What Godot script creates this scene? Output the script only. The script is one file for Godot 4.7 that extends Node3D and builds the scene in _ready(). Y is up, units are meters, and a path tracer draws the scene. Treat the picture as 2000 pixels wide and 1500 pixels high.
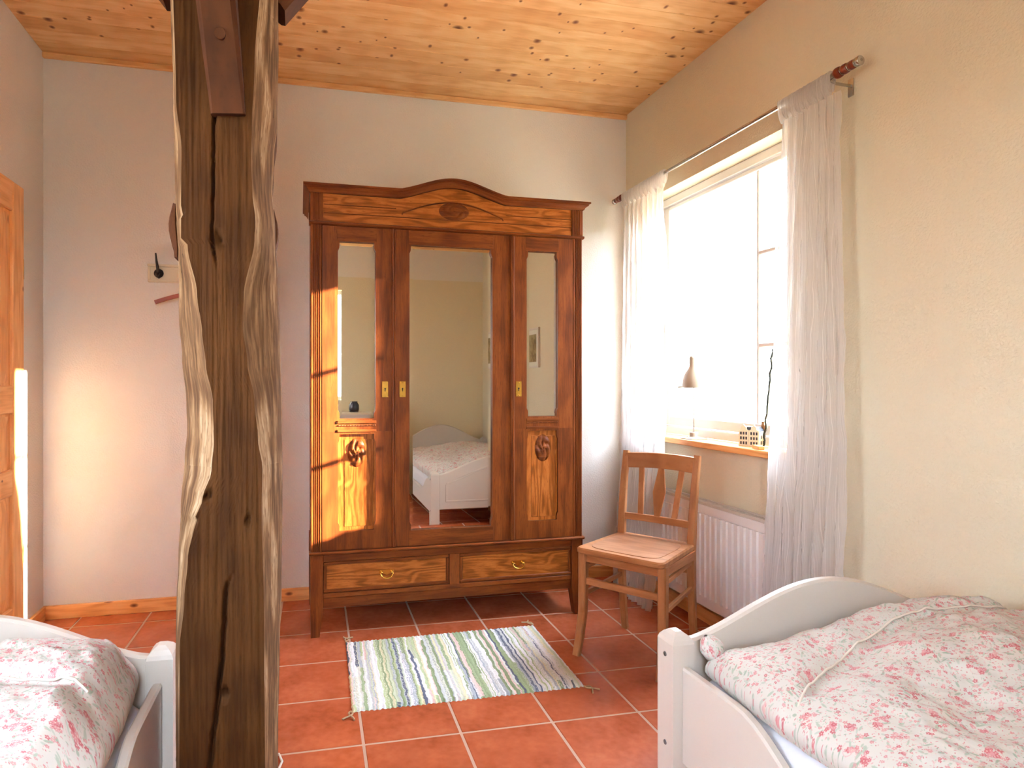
extends Node3D

# ---------------------------------------------------------------- measures (metres, y up)
const XL := -1.248
const XR := 1.955
const ZB := -3.50
const ZF := 0.68
const HC := 2.826
const WARD_Z := -2.955
const F_PX := 1221.0

var rng := RandomNumberGenerator.new()
var names := {}
var M := {}

# ================================================================= READY
func _ready() -> void:
	rng.seed = 77
	# ---- camera (level, lens shifted: the photograph is cropped on its left side)
	var cam := Camera3D.new()
	cam.name = "camera"
	add_child(cam)
	cam.position = Vector3(0, 1.18, 0)
	cam.rotation.y = -atan((875.0 - 586.5) / F_PX)
	cam.projection = Camera3D.PROJECTION_FRUSTUM
	cam.near = 0.05
	cam.far = 200.0
	cam.size = 1500.0 / F_PX * 0.05
	cam.frustum_offset = Vector2(125.0 / F_PX * 0.05, -2.0 / F_PX * 0.05)
	cam.current = true
	# ---- sky
	var env := Environment.new()
	env.tonemap_mode = Environment.TONE_MAPPER_LINEAR
	env.tonemap_exposure = 1.1
	env.background_mode = Environment.BG_SKY
	var sky := Sky.new()
	var sm := ProceduralSkyMaterial.new()
	sm.sky_top_color = Color(0.86, 0.92, 1.0)
	sm.sky_horizon_color = Color(0.97, 0.98, 1.0)
	sm.ground_bottom_color = Color(0.75, 0.72, 0.68)
	sm.ground_horizon_color = Color(0.9, 0.88, 0.85)
	sm.sun_angle_max = 1.0
	sky.sky_material = sm
	env.sky = sky
	env.background_energy_multiplier = 58.0
	env.sdfgi_enabled = true
	env.ssao_enabled = true
	env.ssil_enabled = true
	var we := WorldEnvironment.new()
	we.name = "world_environment"
	we.environment = env
	add_child(we)
	# ---- low afternoon sun through the window
	var sun := DirectionalLight3D.new()
	sun.name = "sun"
	add_child(sun)
	var travel := Vector3(-1.0, -0.282, -0.27).normalized()
	sun.look_at_from_position(Vector3(20, 6, 5), Vector3(20, 6, 5) + travel, Vector3.UP)
	sun.light_color = Color(1.0, 0.92, 0.80)
	sun.light_energy = 62.0
	sun.light_angular_distance = 0.6
	sun.shadow_enabled = true

	make_materials()
	build_shell()
	build_window()
	build_door()
	build_outside()
	build_wardrobe()
	build_timber()
	build_bed(1)
	build_bed(-1)
	build_chair()
	build_radiator()
	build_curtains()
	build_rug()
	build_coat_rack()
	build_sill_things()
	build_rear_things()


# ================================================================= naming
func numbered(called: String) -> String:
	if not names.has(called):
		names[called] = 0
		return called
	names[called] += 1
	return "%s_%03d" % [called, names[called]]

func thing(called: String, label: String, category: String, at := Vector3.ZERO, turn := 0.0, group := "") -> Node3D:
	var o := Node3D.new()
	o.name = numbered(called)
	add_child(o)
	o.position = at
	o.rotation.y = turn
	tag(o, label, category, group)
	return o

func tag(o: Node, label: String, category: String, group := "") -> void:
	o.set_meta("label", label)
	o.set_meta("category", category)
	if group != "":
		o.set_meta("group", group)

func obj(called: String, st: SurfaceTool, m: Material, parent: Node = null) -> MeshInstance3D:
	var mi := MeshInstance3D.new()
	mi.mesh = st.commit()
	mi.material_override = m
	if parent == null:
		mi.name = numbered(called)
		add_child(mi)
	else:
		mi.name = called
		parent.add_child(mi, true)
	return mi

func inst(called: String, mesh: Mesh, m: Material, parent: Node) -> MeshInstance3D:
	var mi := MeshInstance3D.new()
	mi.mesh = mesh
	mi.material_override = m
	mi.name = called
	parent.add_child(mi, true)
	return mi

func struct(called: String, st: SurfaceTool, m: Material, label := "") -> MeshInstance3D:
	var o := obj(called, st, m)
	o.set_meta("kind", "structure")
	if label != "":
		o.set_meta("label", label)
	return o

func struct_node(called: String, label: String, at := Vector3.ZERO) -> Node3D:
	var o := Node3D.new()
	o.name = numbered(called)
	add_child(o)
	o.position = at
	o.set_meta("kind", "structure")
	o.set_meta("label", label)
	return o

# ================================================================= geometry
func S() -> SurfaceTool:
	var st := SurfaceTool.new()
	st.begin(Mesh.PRIMITIVE_TRIANGLES)
	return st

func tri(st: SurfaceTool, p: Array, n: Vector3, uv: Array) -> void:
	# front faces run clockwise
	var c: Vector3 = (p[2] - p[0]).cross(p[1] - p[0])
	var order := [0, 1, 2] if c.dot(n) >= 0.0 else [0, 2, 1]
	for k in order:
		st.set_normal(n)
		st.set_uv(uv[k])
		st.add_vertex(p[k])

func uv_of(p: Vector3, n: Vector3, g: int, off: Vector2) -> Vector2:
	# u runs along the grain axis g, v across it
	var an := n.abs()
	var k := 0
	if an.y >= an.x and an.y >= an.z:
		k = 1
	elif an.z >= an.x and an.z >= an.y:
		k = 2
	if k == g:
		return Vector2(p[(g + 1) % 3] * 0.3, p[(g + 2) % 3]) + off
	return Vector2(p[g], p[3 - k - g]) + off

func poly(st: SurfaceTool, pts: Array, n: Vector3, g := 0, off := Vector2.ZERO) -> void:
	for i in range(1, pts.size() - 1):
		tri(st, [pts[0], pts[i], pts[i + 1]], n, [uv_of(pts[0], n, g, off), uv_of(pts[i], n, g, off), uv_of(pts[i + 1], n, g, off)])

func roff() -> Vector2:
	return Vector2(rng.randf() * 7.0, rng.randf() * 7.0)

# chamfered box; m mirrors x
func box(st: SurfaceTool, lo: Vector3, hi: Vector3, g := 0, b := 0.0, off := Vector2(-1, -1)) -> void:
	if off.x < 0.0:
		off = roff()
	var a := Vector3(minf(lo.x, hi.x), minf(lo.y, hi.y), minf(lo.z, hi.z))
	var c := Vector3(maxf(lo.x, hi.x), maxf(lo.y, hi.y), maxf(lo.z, hi.z))
	for k in 3:
		var i := (k + 1) % 3
		var j := (k + 2) % 3
		for s in 2:
			var n := Vector3.ZERO
			n[k] = 1.0 if s == 1 else -1.0
			var pts := []
			for q in [[0, 0], [1, 0], [1, 1], [0, 1]]:
				var p := Vector3.ZERO
				p[k] = c[k] if s == 1 else a[k]
				p[i] = (c[i] - b) if q[0] == 1 else (a[i] + b)
				p[j] = (c[j] - b) if q[1] == 1 else (a[j] + b)
				pts.append(p)
			poly(st, pts, n, g, off)
	if b <= 0.0:
		return
	for k in 3:  # edges along axis k
		var i := (k + 1) % 3
		var j := (k + 2) % 3
		for si in 2:
			for sj in 2:
				var n := Vector3.ZERO
				n[i] = 1.0 if si == 1 else -1.0
				n[j] = 1.0 if sj == 1 else -1.0
				var e1 := Vector3.ZERO
				e1[i] = c[i] if si == 1 else a[i]
				e1[j] = (c[j] - b) if sj == 1 else (a[j] + b)
				var e2 := Vector3.ZERO
				e2[i] = (c[i] - b) if si == 1 else (a[i] + b)
				e2[j] = c[j] if sj == 1 else a[j]
				var p1 := e1
				var p2 := e1
				var p3 := e2
				var p4 := e2
				p1[k] = a[k] + b
				p2[k] = c[k] - b
				p3[k] = c[k] - b
				p4[k] = a[k] + b
				poly(st, [p1, p2, p3, p4], n.normalized(), g, off)
	for q in 8:
		var sx := -1.0 if q & 1 else 1.0
		var sy := -1.0 if q & 2 else 1.0
		var sz := -1.0 if q & 4 else 1.0
		var corner := Vector3(c.x if sx > 0 else a.x, c.y if sy > 0 else a.y, c.z if sz > 0 else a.z)
		var bx := corner - Vector3(0, sy, sz) * b
		var by := corner - Vector3(sx, 0, sz) * b
		var bz := corner - Vector3(sx, sy, 0) * b
		poly(st, [bx, by, bz], Vector3(sx, sy, sz).normalized(), g, off)

# smooth grid of points P[row][col]
func grid(st: SurfaceTool, P: Array, UV: Array, closed := false, outward := Vector3.ZERO, flip := false) -> void:
	var rows := P.size()
	var cols: int = P[0].size()
	var N := []
	for r in rows:
		var row := []
		for c in cols:
			var c0 := c - 1
			var c1 := c + 1
			if closed:
				c0 = (c - 1 + cols) % cols
				c1 = (c + 1) % cols
				if P[r][0].is_equal_approx(P[r][cols - 1]):
					c0 = (c - 1 + (cols - 1)) % (cols - 1)
					c1 = (c + 1) % (cols - 1)
			else:
				c0 = maxi(c0, 0)
				c1 = mini(c1, cols - 1)
			var du: Vector3 = P[r][c1] - P[r][c0]
			var dv: Vector3 = P[mini(r + 1, rows - 1)][c] - P[maxi(r - 1, 0)][c]
			var n := du.cross(dv)
			row.append(n.normalized() if n.length_squared() > 1e-18 else Vector3.UP)
		N.append(row)
	if outward != Vector3.ZERO:
		var sum := Vector3.ZERO
		for r in rows:
			for c in cols:
				sum += N[r][c]
		flip = sum.dot(outward) < 0.0
	var sgn := -1.0 if flip else 1.0
	for r in rows - 1:
		for c in cols - 1:
			var q := [[r, c], [r, c + 1], [r + 1, c + 1], [r + 1, c]]
			var order := [0, 2, 1, 0, 3, 2] if not flip else [0, 1, 2, 0, 2, 3]
			for k in order:
				var a: int = q[k][0]
				var b: int = q[k][1]
				st.set_normal(N[a][b] * sgn)
				st.set_uv(UV[a][b])
				st.add_vertex(P[a][b])

# lathe: profile of (radius, height) from bottom to top, about y at c
func lathe(st: SurfaceTool, c: Vector3, prof: Array, segs := 20, basis := Basis.IDENTITY) -> void:
	var P := []
	var UV := []
	for i in prof.size():
		var row := []
		var ur := []
		for k in segs + 1:
			var a := TAU * k / segs
			row.append(c + basis * Vector3(cos(a) * prof[i].x, prof[i].y, sin(a) * prof[i].x))
			ur.append(Vector2(k / float(segs) * 0.3, prof[i].y))
		P.append(row)
		UV.append(ur)
	grid(st, P, UV, true, Vector3.ZERO, true)

# tube through points; rad is a number or an array
func tube(st: SurfaceTool, pts: Array, rad, segs := 8, caps := true, flat := 1.0) -> void:
	var P := []
	var UV := []
	var along := 0.0
	var up := Vector3.UP
	for i in pts.size():
		var t: Vector3 = (pts[mini(i + 1, pts.size() - 1)] - pts[maxi(i - 1, 0)]).normalized()
		if i > 0:
			along += (pts[i] - pts[i - 1]).length()
		if i == 0 and absf(t.dot(up)) > 0.9:
			up = Vector3.RIGHT
		var s := t.cross(up).normalized()
		up = s.cross(t).normalized()
		var r: float = rad[i] if rad is Array else rad
		var row := []
		var ur := []
		for k in segs + 1:
			var a := TAU * k / segs
			row.append(pts[i] + s * cos(a) * r + up * sin(a) * r * flat)
			ur.append(Vector2(along, k / float(segs) * r * 6.0))
		P.append(row)
		UV.append(ur)
	grid(st, P, UV, true, Vector3.ZERO, false)
	if caps:
		for e in 2:
			var row: Array = P[0] if e == 0 else P[P.size() - 1]
			var cpt: Vector3 = pts[0] if e == 0 else pts[pts.size() - 1]
			var t: Vector3 = (pts[0] - pts[1]).normalized() if e == 0 else (pts[pts.size() - 1] - pts[pts.size() - 2]).normalized()
			for k in segs:
				tri(st, [cpt, row[k], row[k + 1]], t, [Vector2.ZERO, Vector2(0.01, 0), Vector2(0, 0.01)])

# square-section bar swept through points (w across s, h across u); axes given by 'side'
func bar(st: SurfaceTool, pts: Array, w, h, side: Vector3, off := Vector2(-1, -1)) -> void:
	if off.x < 0:
		off = roff()
	var rings := []
	var dist := []
	var d := 0.0
	for i in pts.size():
		var t: Vector3 = (pts[mini(i + 1, pts.size() - 1)] - pts[maxi(i - 1, 0)]).normalized()
		var s := (side - t * side.dot(t)).normalized()
		var u := s.cross(t).normalized()
		var ww: float = w[i] if w is Array else w
		var hh: float = h[i] if h is Array else h
		var ch := minf(ww, hh) * 0.14
		var ring := []
		for q in [[1, 1, 0], [1, 1, 1], [-1, 1, 1], [-1, 1, 0], [-1, -1, 0], [-1, -1, 1], [1, -1, 1], [1, -1, 0]]:
			var px: float = q[0] * (ww * 0.5 - (ch if q[2] == 1 else 0.0))
			var py: float = q[1] * (hh * 0.5 - (0.0 if q[2] == 1 else ch))
			ring.append(pts[i] + s * px + u * py)
		rings.append(ring)
		if i > 0:
			d += (pts[i] - pts[i - 1]).length()
		dist.append(d)
	for i in pts.size() - 1:
		for k in 8:
			var k2 := (k + 1) % 8
			var p := [rings[i][k], rings[i][k2], rings[i + 1][k2], rings[i + 1][k]]
			var mid: Vector3 = (p[0] + p[1] + p[2] + p[3]) / 4.0
			var n: Vector3 = (p[2] - p[0]).cross(p[1] - p[3]).normalized()
			if n.dot(mid - (pts[i] + pts[i + 1]) / 2.0) < 0:
				n = -n
			var v0 := k * 0.012
			var uv := [Vector2(dist[i], v0) + off, Vector2(dist[i], v0 + 0.012) + off, Vector2(dist[i + 1], v0 + 0.012) + off, Vector2(dist[i + 1], v0) + off]
			tri(st, [p[0], p[1], p[2]], n, [uv[0], uv[1], uv[2]])
			tri(st, [p[0], p[2], p[3]], n, [uv[0], uv[2], uv[3]])
	for e in 2:
		var i := 0 if e == 0 else pts.size() - 1
		var t: Vector3 = (pts[0] - pts[1]) if e == 0 else (pts[i] - pts[i - 1])
		var r: Array = rings[i]
		for k in range(1, 7):
			tri(st, [r[0], r[k], r[k + 1]], t.normalized(), [off, off + Vector2(0.01, 0), off + Vector2(0, 0.01)])

# outline in a plane (2D), extruded by depth with rounded edge; map places (x, y, depth)
func slab(st: SurfaceTool, outline: PackedVector2Array, d0: float, d1: float, bev: float, place: Callable, g := 0, off := Vector2(-1, -1)) -> void:
	if off.x < 0:
		off = roff()
	if Geometry2D.is_polygon_clockwise(outline):
		outline = outline.duplicate()
		outline.reverse()
	var n := outline.size()
	var inset := PackedVector2Array()
	var nor := []
	for i in n:
		var a := outline[(i - 1 + n) % n]
		var b := outline[i]
		var c := outline[(i + 1) % n]
		var e1 := (b - a).normalized()
		var e2 := (c - b).normalized()
		var n1 := Vector2(e1.y, -e1.x)
		var n2 := Vector2(e2.y, -e2.x)
		var nn := (n1 + n2).normalized()
		nor.append([n1, n2, nn])
		inset.append(b - nn * bev / maxf(0.4, nn.dot(n1)))
	var origin: Vector3 = place.call(0.0, 0.0, 0.0)
	var ax: Vector3 = place.call(1.0, 0.0, 0.0) - origin
	var ay: Vector3 = place.call(0.0, 1.0, 0.0) - origin
	var az: Vector3 = place.call(0.0, 0.0, 1.0) - origin
	var layers := [[inset, d0], [outline, d0 + bev], [outline, d1 - bev], [inset, d1]] if bev > 0 else [[outline, d0], [outline, d1]]
	var tris := Geometry2D.triangulate_polygon(inset if bev > 0 else outline)
	for e in 2:
		var ring: PackedVector2Array = layers[0][0] if e == 0 else layers[layers.size() - 1][0]
		var dd: float = d0 if e == 0 else d1
		var nrm := (-az if e == 0 else az).normalized()
		for k in range(0, tris.size(), 3):
			var p := []
			var uv := []
			for q in 3:
				var v := ring[tris[k + q]]
				p.append(place.call(v.x, v.y, dd))
				uv.append((Vector2(v.x, v.y) if g == 0 else Vector2(v.y, v.x)) + off)
			tri(st, p, nrm, uv)
	for l in layers.size() - 1:
		for i in n:
			var j := (i + 1) % n
			var sharp: bool = nor[i][0].dot(nor[i][1]) < 0.8
			var sharp2: bool = nor[j][0].dot(nor[j][1]) < 0.8
			var na: Vector2 = nor[i][1] if sharp else nor[i][2]
			var nb: Vector2 = nor[j][0] if sharp2 else nor[j][2]
			var A: Vector2 = layers[l][0][i]
			var B: Vector2 = layers[l][0][j]
			var C: Vector2 = layers[l + 1][0][j]
			var D: Vector2 = layers[l + 1][0][i]
			var tilt := 0.0
			if bev > 0:
				tilt = -0.7 if l == 0 else (0.7 if l == 2 else 0.0)
			var wa: Vector3 = (ax * na.x + ay * na.y + az * tilt).normalized()
			var wb: Vector3 = (ax * nb.x + ay * nb.y + az * tilt).normalized()
			var pa: Vector3 = place.call(A.x, A.y, layers[l][1])
			var pb: Vector3 = place.call(B.x, B.y, layers[l][1])
			var pc: Vector3 = place.call(C.x, C.y, layers[l + 1][1])
			var pd: Vector3 = place.call(D.x, D.y, layers[l + 1][1])
			if g == 2:
				var per := i * 0.011
				tri_n(st, [pa, pb, pc], [wa, wb, wb], [Vector2(layers[l][1], per) + off, Vector2(layers[l][1], per + 0.011) + off, Vector2(layers[l + 1][1], per + 0.011) + off])
				tri_n(st, [pa, pc, pd], [wa, wb, wa], [Vector2(layers[l][1], per) + off, Vector2(layers[l + 1][1], per + 0.011) + off, Vector2(layers[l + 1][1], per) + off])
				continue
			var ua := (Vector2(A.x, A.y + layers[l][1]) if g == 0 else Vector2(A.y, A.x + layers[l][1])) + off
			var ub := (Vector2(B.x, B.y + layers[l][1]) if g == 0 else Vector2(B.y, B.x + layers[l][1])) + off
			var uc := (Vector2(C.x, C.y + layers[l + 1][1]) if g == 0 else Vector2(C.y, C.x + layers[l + 1][1])) + off
			var ud := (Vector2(D.x, D.y + layers[l + 1][1]) if g == 0 else Vector2(D.y, D.x + layers[l + 1][1])) + off
			tri_n(st, [pa, pb, pc], [wa, wb, wb], [ua, ub, uc])
			tri_n(st, [pa, pc, pd], [wa, wb, wa], [ua, uc, ud])

func tri_n(st: SurfaceTool, p: Array, n: Array, uv: Array) -> void:
	var c: Vector3 = (p[2] - p[0]).cross(p[1] - p[0])
	var order := [0, 1, 2] if c.dot(n[0] + n[1] + n[2]) >= 0.0 else [0, 2, 1]
	for k in order:
		st.set_normal(n[k])
		st.set_uv(uv[k])
		st.add_vertex(p[k])

func front(x: float, y: float, d: float) -> Vector3:
	return Vector3(x, y, d)

# ================================================================= textures
func noise_bytes(w: int, h: int, freq: float, seed_: int, oct := 3) -> PackedByteArray:
	var n := FastNoiseLite.new()
	n.noise_type = FastNoiseLite.TYPE_SIMPLEX_SMOOTH
	n.seed = seed_
	n.frequency = freq
	n.fractal_octaves = oct
	var im := n.get_seamless_image(w, h, false, false, 0.2, true)
	im.convert(Image.FORMAT_L8)
	return im.get_data()

func stretched(w: int, h: int, sw: int, freq: float, seed_: int, oct := 3) -> PackedByteArray:
	# noise drawn out along u
	var n := FastNoiseLite.new()
	n.noise_type = FastNoiseLite.TYPE_SIMPLEX_SMOOTH
	n.seed = seed_
	n.frequency = freq
	n.fractal_octaves = oct
	var im := n.get_seamless_image(sw, h, false, false, 0.2, true)
	im.convert(Image.FORMAT_L8)
	im.resize(w, h, Image.INTERPOLATE_CUBIC)
	return im.get_data()

func tex_from(w: int, h: int, data: PackedByteArray, fmt := Image.FORMAT_RGB8) -> ImageTexture:
	return ImageTexture.create_from_image(Image.create_from_data(w, h, false, fmt, data))

# wood with the grain along u; rings = bands across v, warp bends them into cathedrals
func wood(w: int, h: int, dark: Color, mid: Color, light: Color, seed_: int, rings: int, warp: float, contrast: float, pore: float, knots := 0, knot_col := Color(0.25, 0.12, 0.05)) -> ImageTexture:
	var big := stretched(w, h, w / 6, 0.012, seed_, 2)
	var fine := stretched(w, h, w / 16, 0.11, seed_ + 1, 3)
	var pores := stretched(w, h, w / 9, 0.24, seed_ + 2, 2)
	var patch := noise_bytes(w, h, 0.006, seed_ + 3, 2)
	var kn := []
	var r := RandomNumberGenerator.new()
	r.seed = seed_ * 13 + 5
	for i in knots:
		kn.append([r.randf() * w, r.randf() * h, 3.0 + 9.0 * r.randf() * r.randf(), 1.2 + r.randf()])
	var d := PackedByteArray()
	d.resize(w * h * 3)
	var kd := PackedFloat32Array()
	kd.resize(w * h)
	var kw := PackedFloat32Array()
	kw.resize(w * h)
	for k in kn:
		var R: float = k[2]
		for yy in range(int(-R * 5), int(R * 5)):
			for xx in range(int(-R * 9), int(R * 9)):
				var e := Vector2(xx / k[3], yy).length() / R
				var ix := posmod(int(k[0]) + xx, w)
				var iy := posmod(int(k[1]) + yy, h)
				var q := iy * w + ix
				kd[q] = maxf(kd[q], clampf(1.25 - e, 0.0, 1.0))
				var e2 := Vector2(xx / 2.4, yy).length() / R
				kw[q] += exp(-e2 * e2 * 0.45) * signf(yy) * 0.35
	for y in h:
		for x in w:
			var q := y * w + x
			var b := big[q] / 255.0
			var f := fine[q] / 255.0
			var v := y / float(h)
			var ring := 0.5 + 0.5 * sin(TAU * (rings * v + warp * b + kw[q]))
			ring = ring * ring * (3.0 - 2.0 * ring)
			var t := 0.5 + contrast * ((ring - 0.5) * 0.75 + (f - 0.5) * 0.9) + (patch[q] / 255.0 - 0.5) * 0.35
			t = clampf(t, 0.0, 1.0)
			var c := mid.lerp(light, (t - 0.5) * 2.0) if t > 0.5 else dark.lerp(mid, t * 2.0)
			var pp := pores[q] / 255.0
			if pp < 0.36:
				c = c.lerp(dark, pore * clampf((0.36 - pp) * 6.0, 0.0, 1.0))
			if kd[q] > 0.0:
				c = c.lerp(knot_col, kd[q] * 0.92)
			d[q * 3] = int(clampf(c.r, 0, 1) * 255)
			d[q * 3 + 1] = int(clampf(c.g, 0, 1) * 255)
			d[q * 3 + 2] = int(clampf(c.b, 0, 1) * 255)
	return tex_from(w, h, d)

func mottle(w: int, h: int, cols: Array, seed_: int, f1: float, f2: float) -> ImageTexture:
	var a := noise_bytes(w, h, f1, seed_, 4)
	var b := noise_bytes(w, h, f2, seed_ + 9, 3)
	var d := PackedByteArray()
	d.resize(w * h * 3)
	for q in w * h:
		var t := clampf(0.65 * a[q] / 255.0 + 0.35 * b[q] / 255.0, 0.0, 1.0) * (cols.size() - 1)
		var i := mini(int(t), cols.size() - 2)
		var c: Color = cols[i].lerp(cols[i + 1], t - i)
		d[q * 3] = int(c.r * 255)
		d[q * 3 + 1] = int(c.g * 255)
		d[q * 3 + 2] = int(c.b * 255)
	return tex_from(w, h, d)

func grey_noise(w: int, h: int, f: float, seed_: int, oct := 4) -> ImageTexture:
	return tex_from(w, h, noise_bytes(w, h, f, seed_, oct), Image.FORMAT_L8)

func mat(col: Color, rough := 0.6, tex: Texture2D = null, scale := 1.0, spec := 0.5) -> StandardMaterial3D:
	var m := StandardMaterial3D.new()
	m.albedo_color = col
	m.roughness = rough
	m.metallic_specular = spec
	if tex:
		m.albedo_texture = tex
		m.uv1_scale = Vector3(scale, scale, scale)
	return m

func floral() -> ImageTexture:
	var w := 1024
	var im := Image.create(w, w, false, Image.FORMAT_RGB8)
	var base := Color(0.90, 0.90, 0.865)
	im.fill(base)
	var r := RandomNumberGenerator.new()
	r.seed = 4242
	var pinks := [Color(0.88, 0.58, 0.60), Color(0.89, 0.66, 0.67), Color(0.83, 0.47, 0.50), Color(0.92, 0.74, 0.74)]
	var greens := [Color(0.72, 0.80, 0.72), Color(0.77, 0.83, 0.77), Color(0.66, 0.75, 0.66)]
	for i in 620:   # soft leaves
		leaf(im, Vector2(r.randf(), r.randf()) * w, r.randf() * TAU, 6.0 + r.randf() * 16.0, 3.0 + r.randf() * 4.0, greens[r.randi() % 3], 0.75)
	for i in 4200:   # tiny sprigs
		var p := Vector2(r.randf(), r.randf()) * w
		leaf(im, p, r.randf() * TAU, 2.0 + r.randf() * 4.0, 1.3 + r.randf() * 1.2, pinks[r.randi() % 4] if r.randf() < 0.7 else greens[r.randi() % 3], 0.8)
	for i in 44:    # larger paisley clusters
		var c := Vector2(r.randf(), r.randf()) * w
		var ang := r.randf() * TAU
		for k in 26:
			var rr := 6.0 + k * 1.5
			var a := ang + k * 0.17
			leaf(im, c + Vector2(cos(a), sin(a)) * rr, a + 1.5, 3.0, 1.5, Color(0.92, 0.74, 0.74), 0.7)
		for k in 9:
			var a := r.randf() * TAU
			flower(im, c + Vector2(cos(a), sin(a)) * r.randf() * 24.0, 5.0 + r.randf() * 4.0, pinks[r.randi() % 3])
	for i in 950:
		flower(im, Vector2(r.randf(), r.randf()) * w, 4.0 + r.randf() * 4.0, pinks[r.randi() % 4])
	return ImageTexture.create_from_image(im)

func leaf(im: Image, p: Vector2, ang: float, l: float, wd: float, c: Color, alpha: float) -> void:
	var n := im.get_width()
	var R := int(maxf(l, wd)) + 1
	var ca := cos(ang)
	var sa := sin(ang)
	for y in range(-R, R + 1):
		for x in range(-R, R + 1):
			var u := (x * ca + y * sa) / l
			var v := (-x * sa + y * ca) / wd
			var e := u * u + v * v
			if e < 1.0:
				var ix := posmod(int(p.x) + x, n)
				var iy := posmod(int(p.y) + y, n)
				im.set_pixel(ix, iy, im.get_pixel(ix, iy).lerp(c, alpha * minf(1.0, (1.0 - e) * 2.0)))

func flower(im: Image, p: Vector2, s: float, c: Color) -> void:
	for k in 5:
		var a := TAU * k / 5.0 + p.x
		leaf(im, p + Vector2(cos(a), sin(a)) * s * 0.75, a, s * 0.62, s * 0.5, c, 0.85)
	leaf(im, p, 0.0, s * 0.35, s * 0.35, Color(0.95, 0.86, 0.80), 0.9)

func rag_stripes() -> ImageTexture:
	var w := 1024
	var h := 512
	var im := Image.create(w, h, false, Image.FORMAT_RGB8)
	var r := RandomNumberGenerator.new()
	r.seed = 991
	var pal := [Color(0.93, 0.94, 0.95), Color(0.90, 0.91, 0.90), Color(0.93, 0.93, 0.93), Color(0.62, 0.69, 0.54), Color(0.73, 0.79, 0.62), Color(0.55, 0.62, 0.48), Color(0.80, 0.82, 0.82), Color(0.68, 0.71, 0.74), Color(0.40, 0.43, 0.50), Color(0.88, 0.86, 0.72), Color(0.90, 0.80, 0.78), Color(0.78, 0.82, 0.72), Color(0.86, 0.88, 0.82)]
	var n := FastNoiseLite.new()
	n.seed = 5
	n.frequency = 0.006
	var sp := FastNoiseLite.new()
	sp.seed = 8
	sp.frequency = 0.11
	# stripe edges wander with v; a stripe may change its rag part way
	var edges := []
	var x := 0.0
	while x < w:
		edges.append([x, pal[r.randi() % pal.size()], pal[r.randi() % pal.size()], r.randf() * 1.6, r.randf()])
		x += 4.0 + r.randf() * 13.0
	for y in h:
		var e := 0
		for px in w:
			var xx := px + n.get_noise_2d(px * 1.5, y * 2.0) * 9.0
			e = 0 if px == 0 else e
			while e + 1 < edges.size() and edges[e + 1][0] < xx:
				e += 1
			while e > 0 and edges[e][0] > xx:
				e -= 1
			var E: Array = edges[e]
			var c: Color = E[1] if y / float(h) < E[3] else E[2]
			var s := sp.get_noise_2d(px * 1.2, y * 0.9)
			if E[4] < 0.45:
				c = c.lerp(pal[(e * 7) % pal.size()], clampf(s * 1.6, 0.0, 0.75))
			c = c * (0.97 + 0.10 * s)
			im.set_pixel(px, y, Color(clampf(c.r, 0, 1), clampf(c.g, 0, 1), clampf(c.b, 0, 1)))
	return ImageTexture.create_from_image(im)

func sheer() -> ImageTexture:
	# woven voile: close vertical threads, some denser
	var w := 512
	var im := Image.create(w, 64, false, Image.FORMAT_RGBA8)
	var r := RandomNumberGenerator.new()
	r.seed = 31
	for x in w:
		var a := 0.50 + 0.10 * r.randf()
		if x % 64 < 5:
			a = 0.68
		elif x % 16 < 2:
			a = 0.62
		for y in 64:
			var b := a
			if x % 64 == 2 and y % 8 < 4:
				b = 0.76
			im.set_pixel(x, y, Color(0.955, 0.95, 0.945, b))
	return ImageTexture.create_from_image(im)

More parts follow.
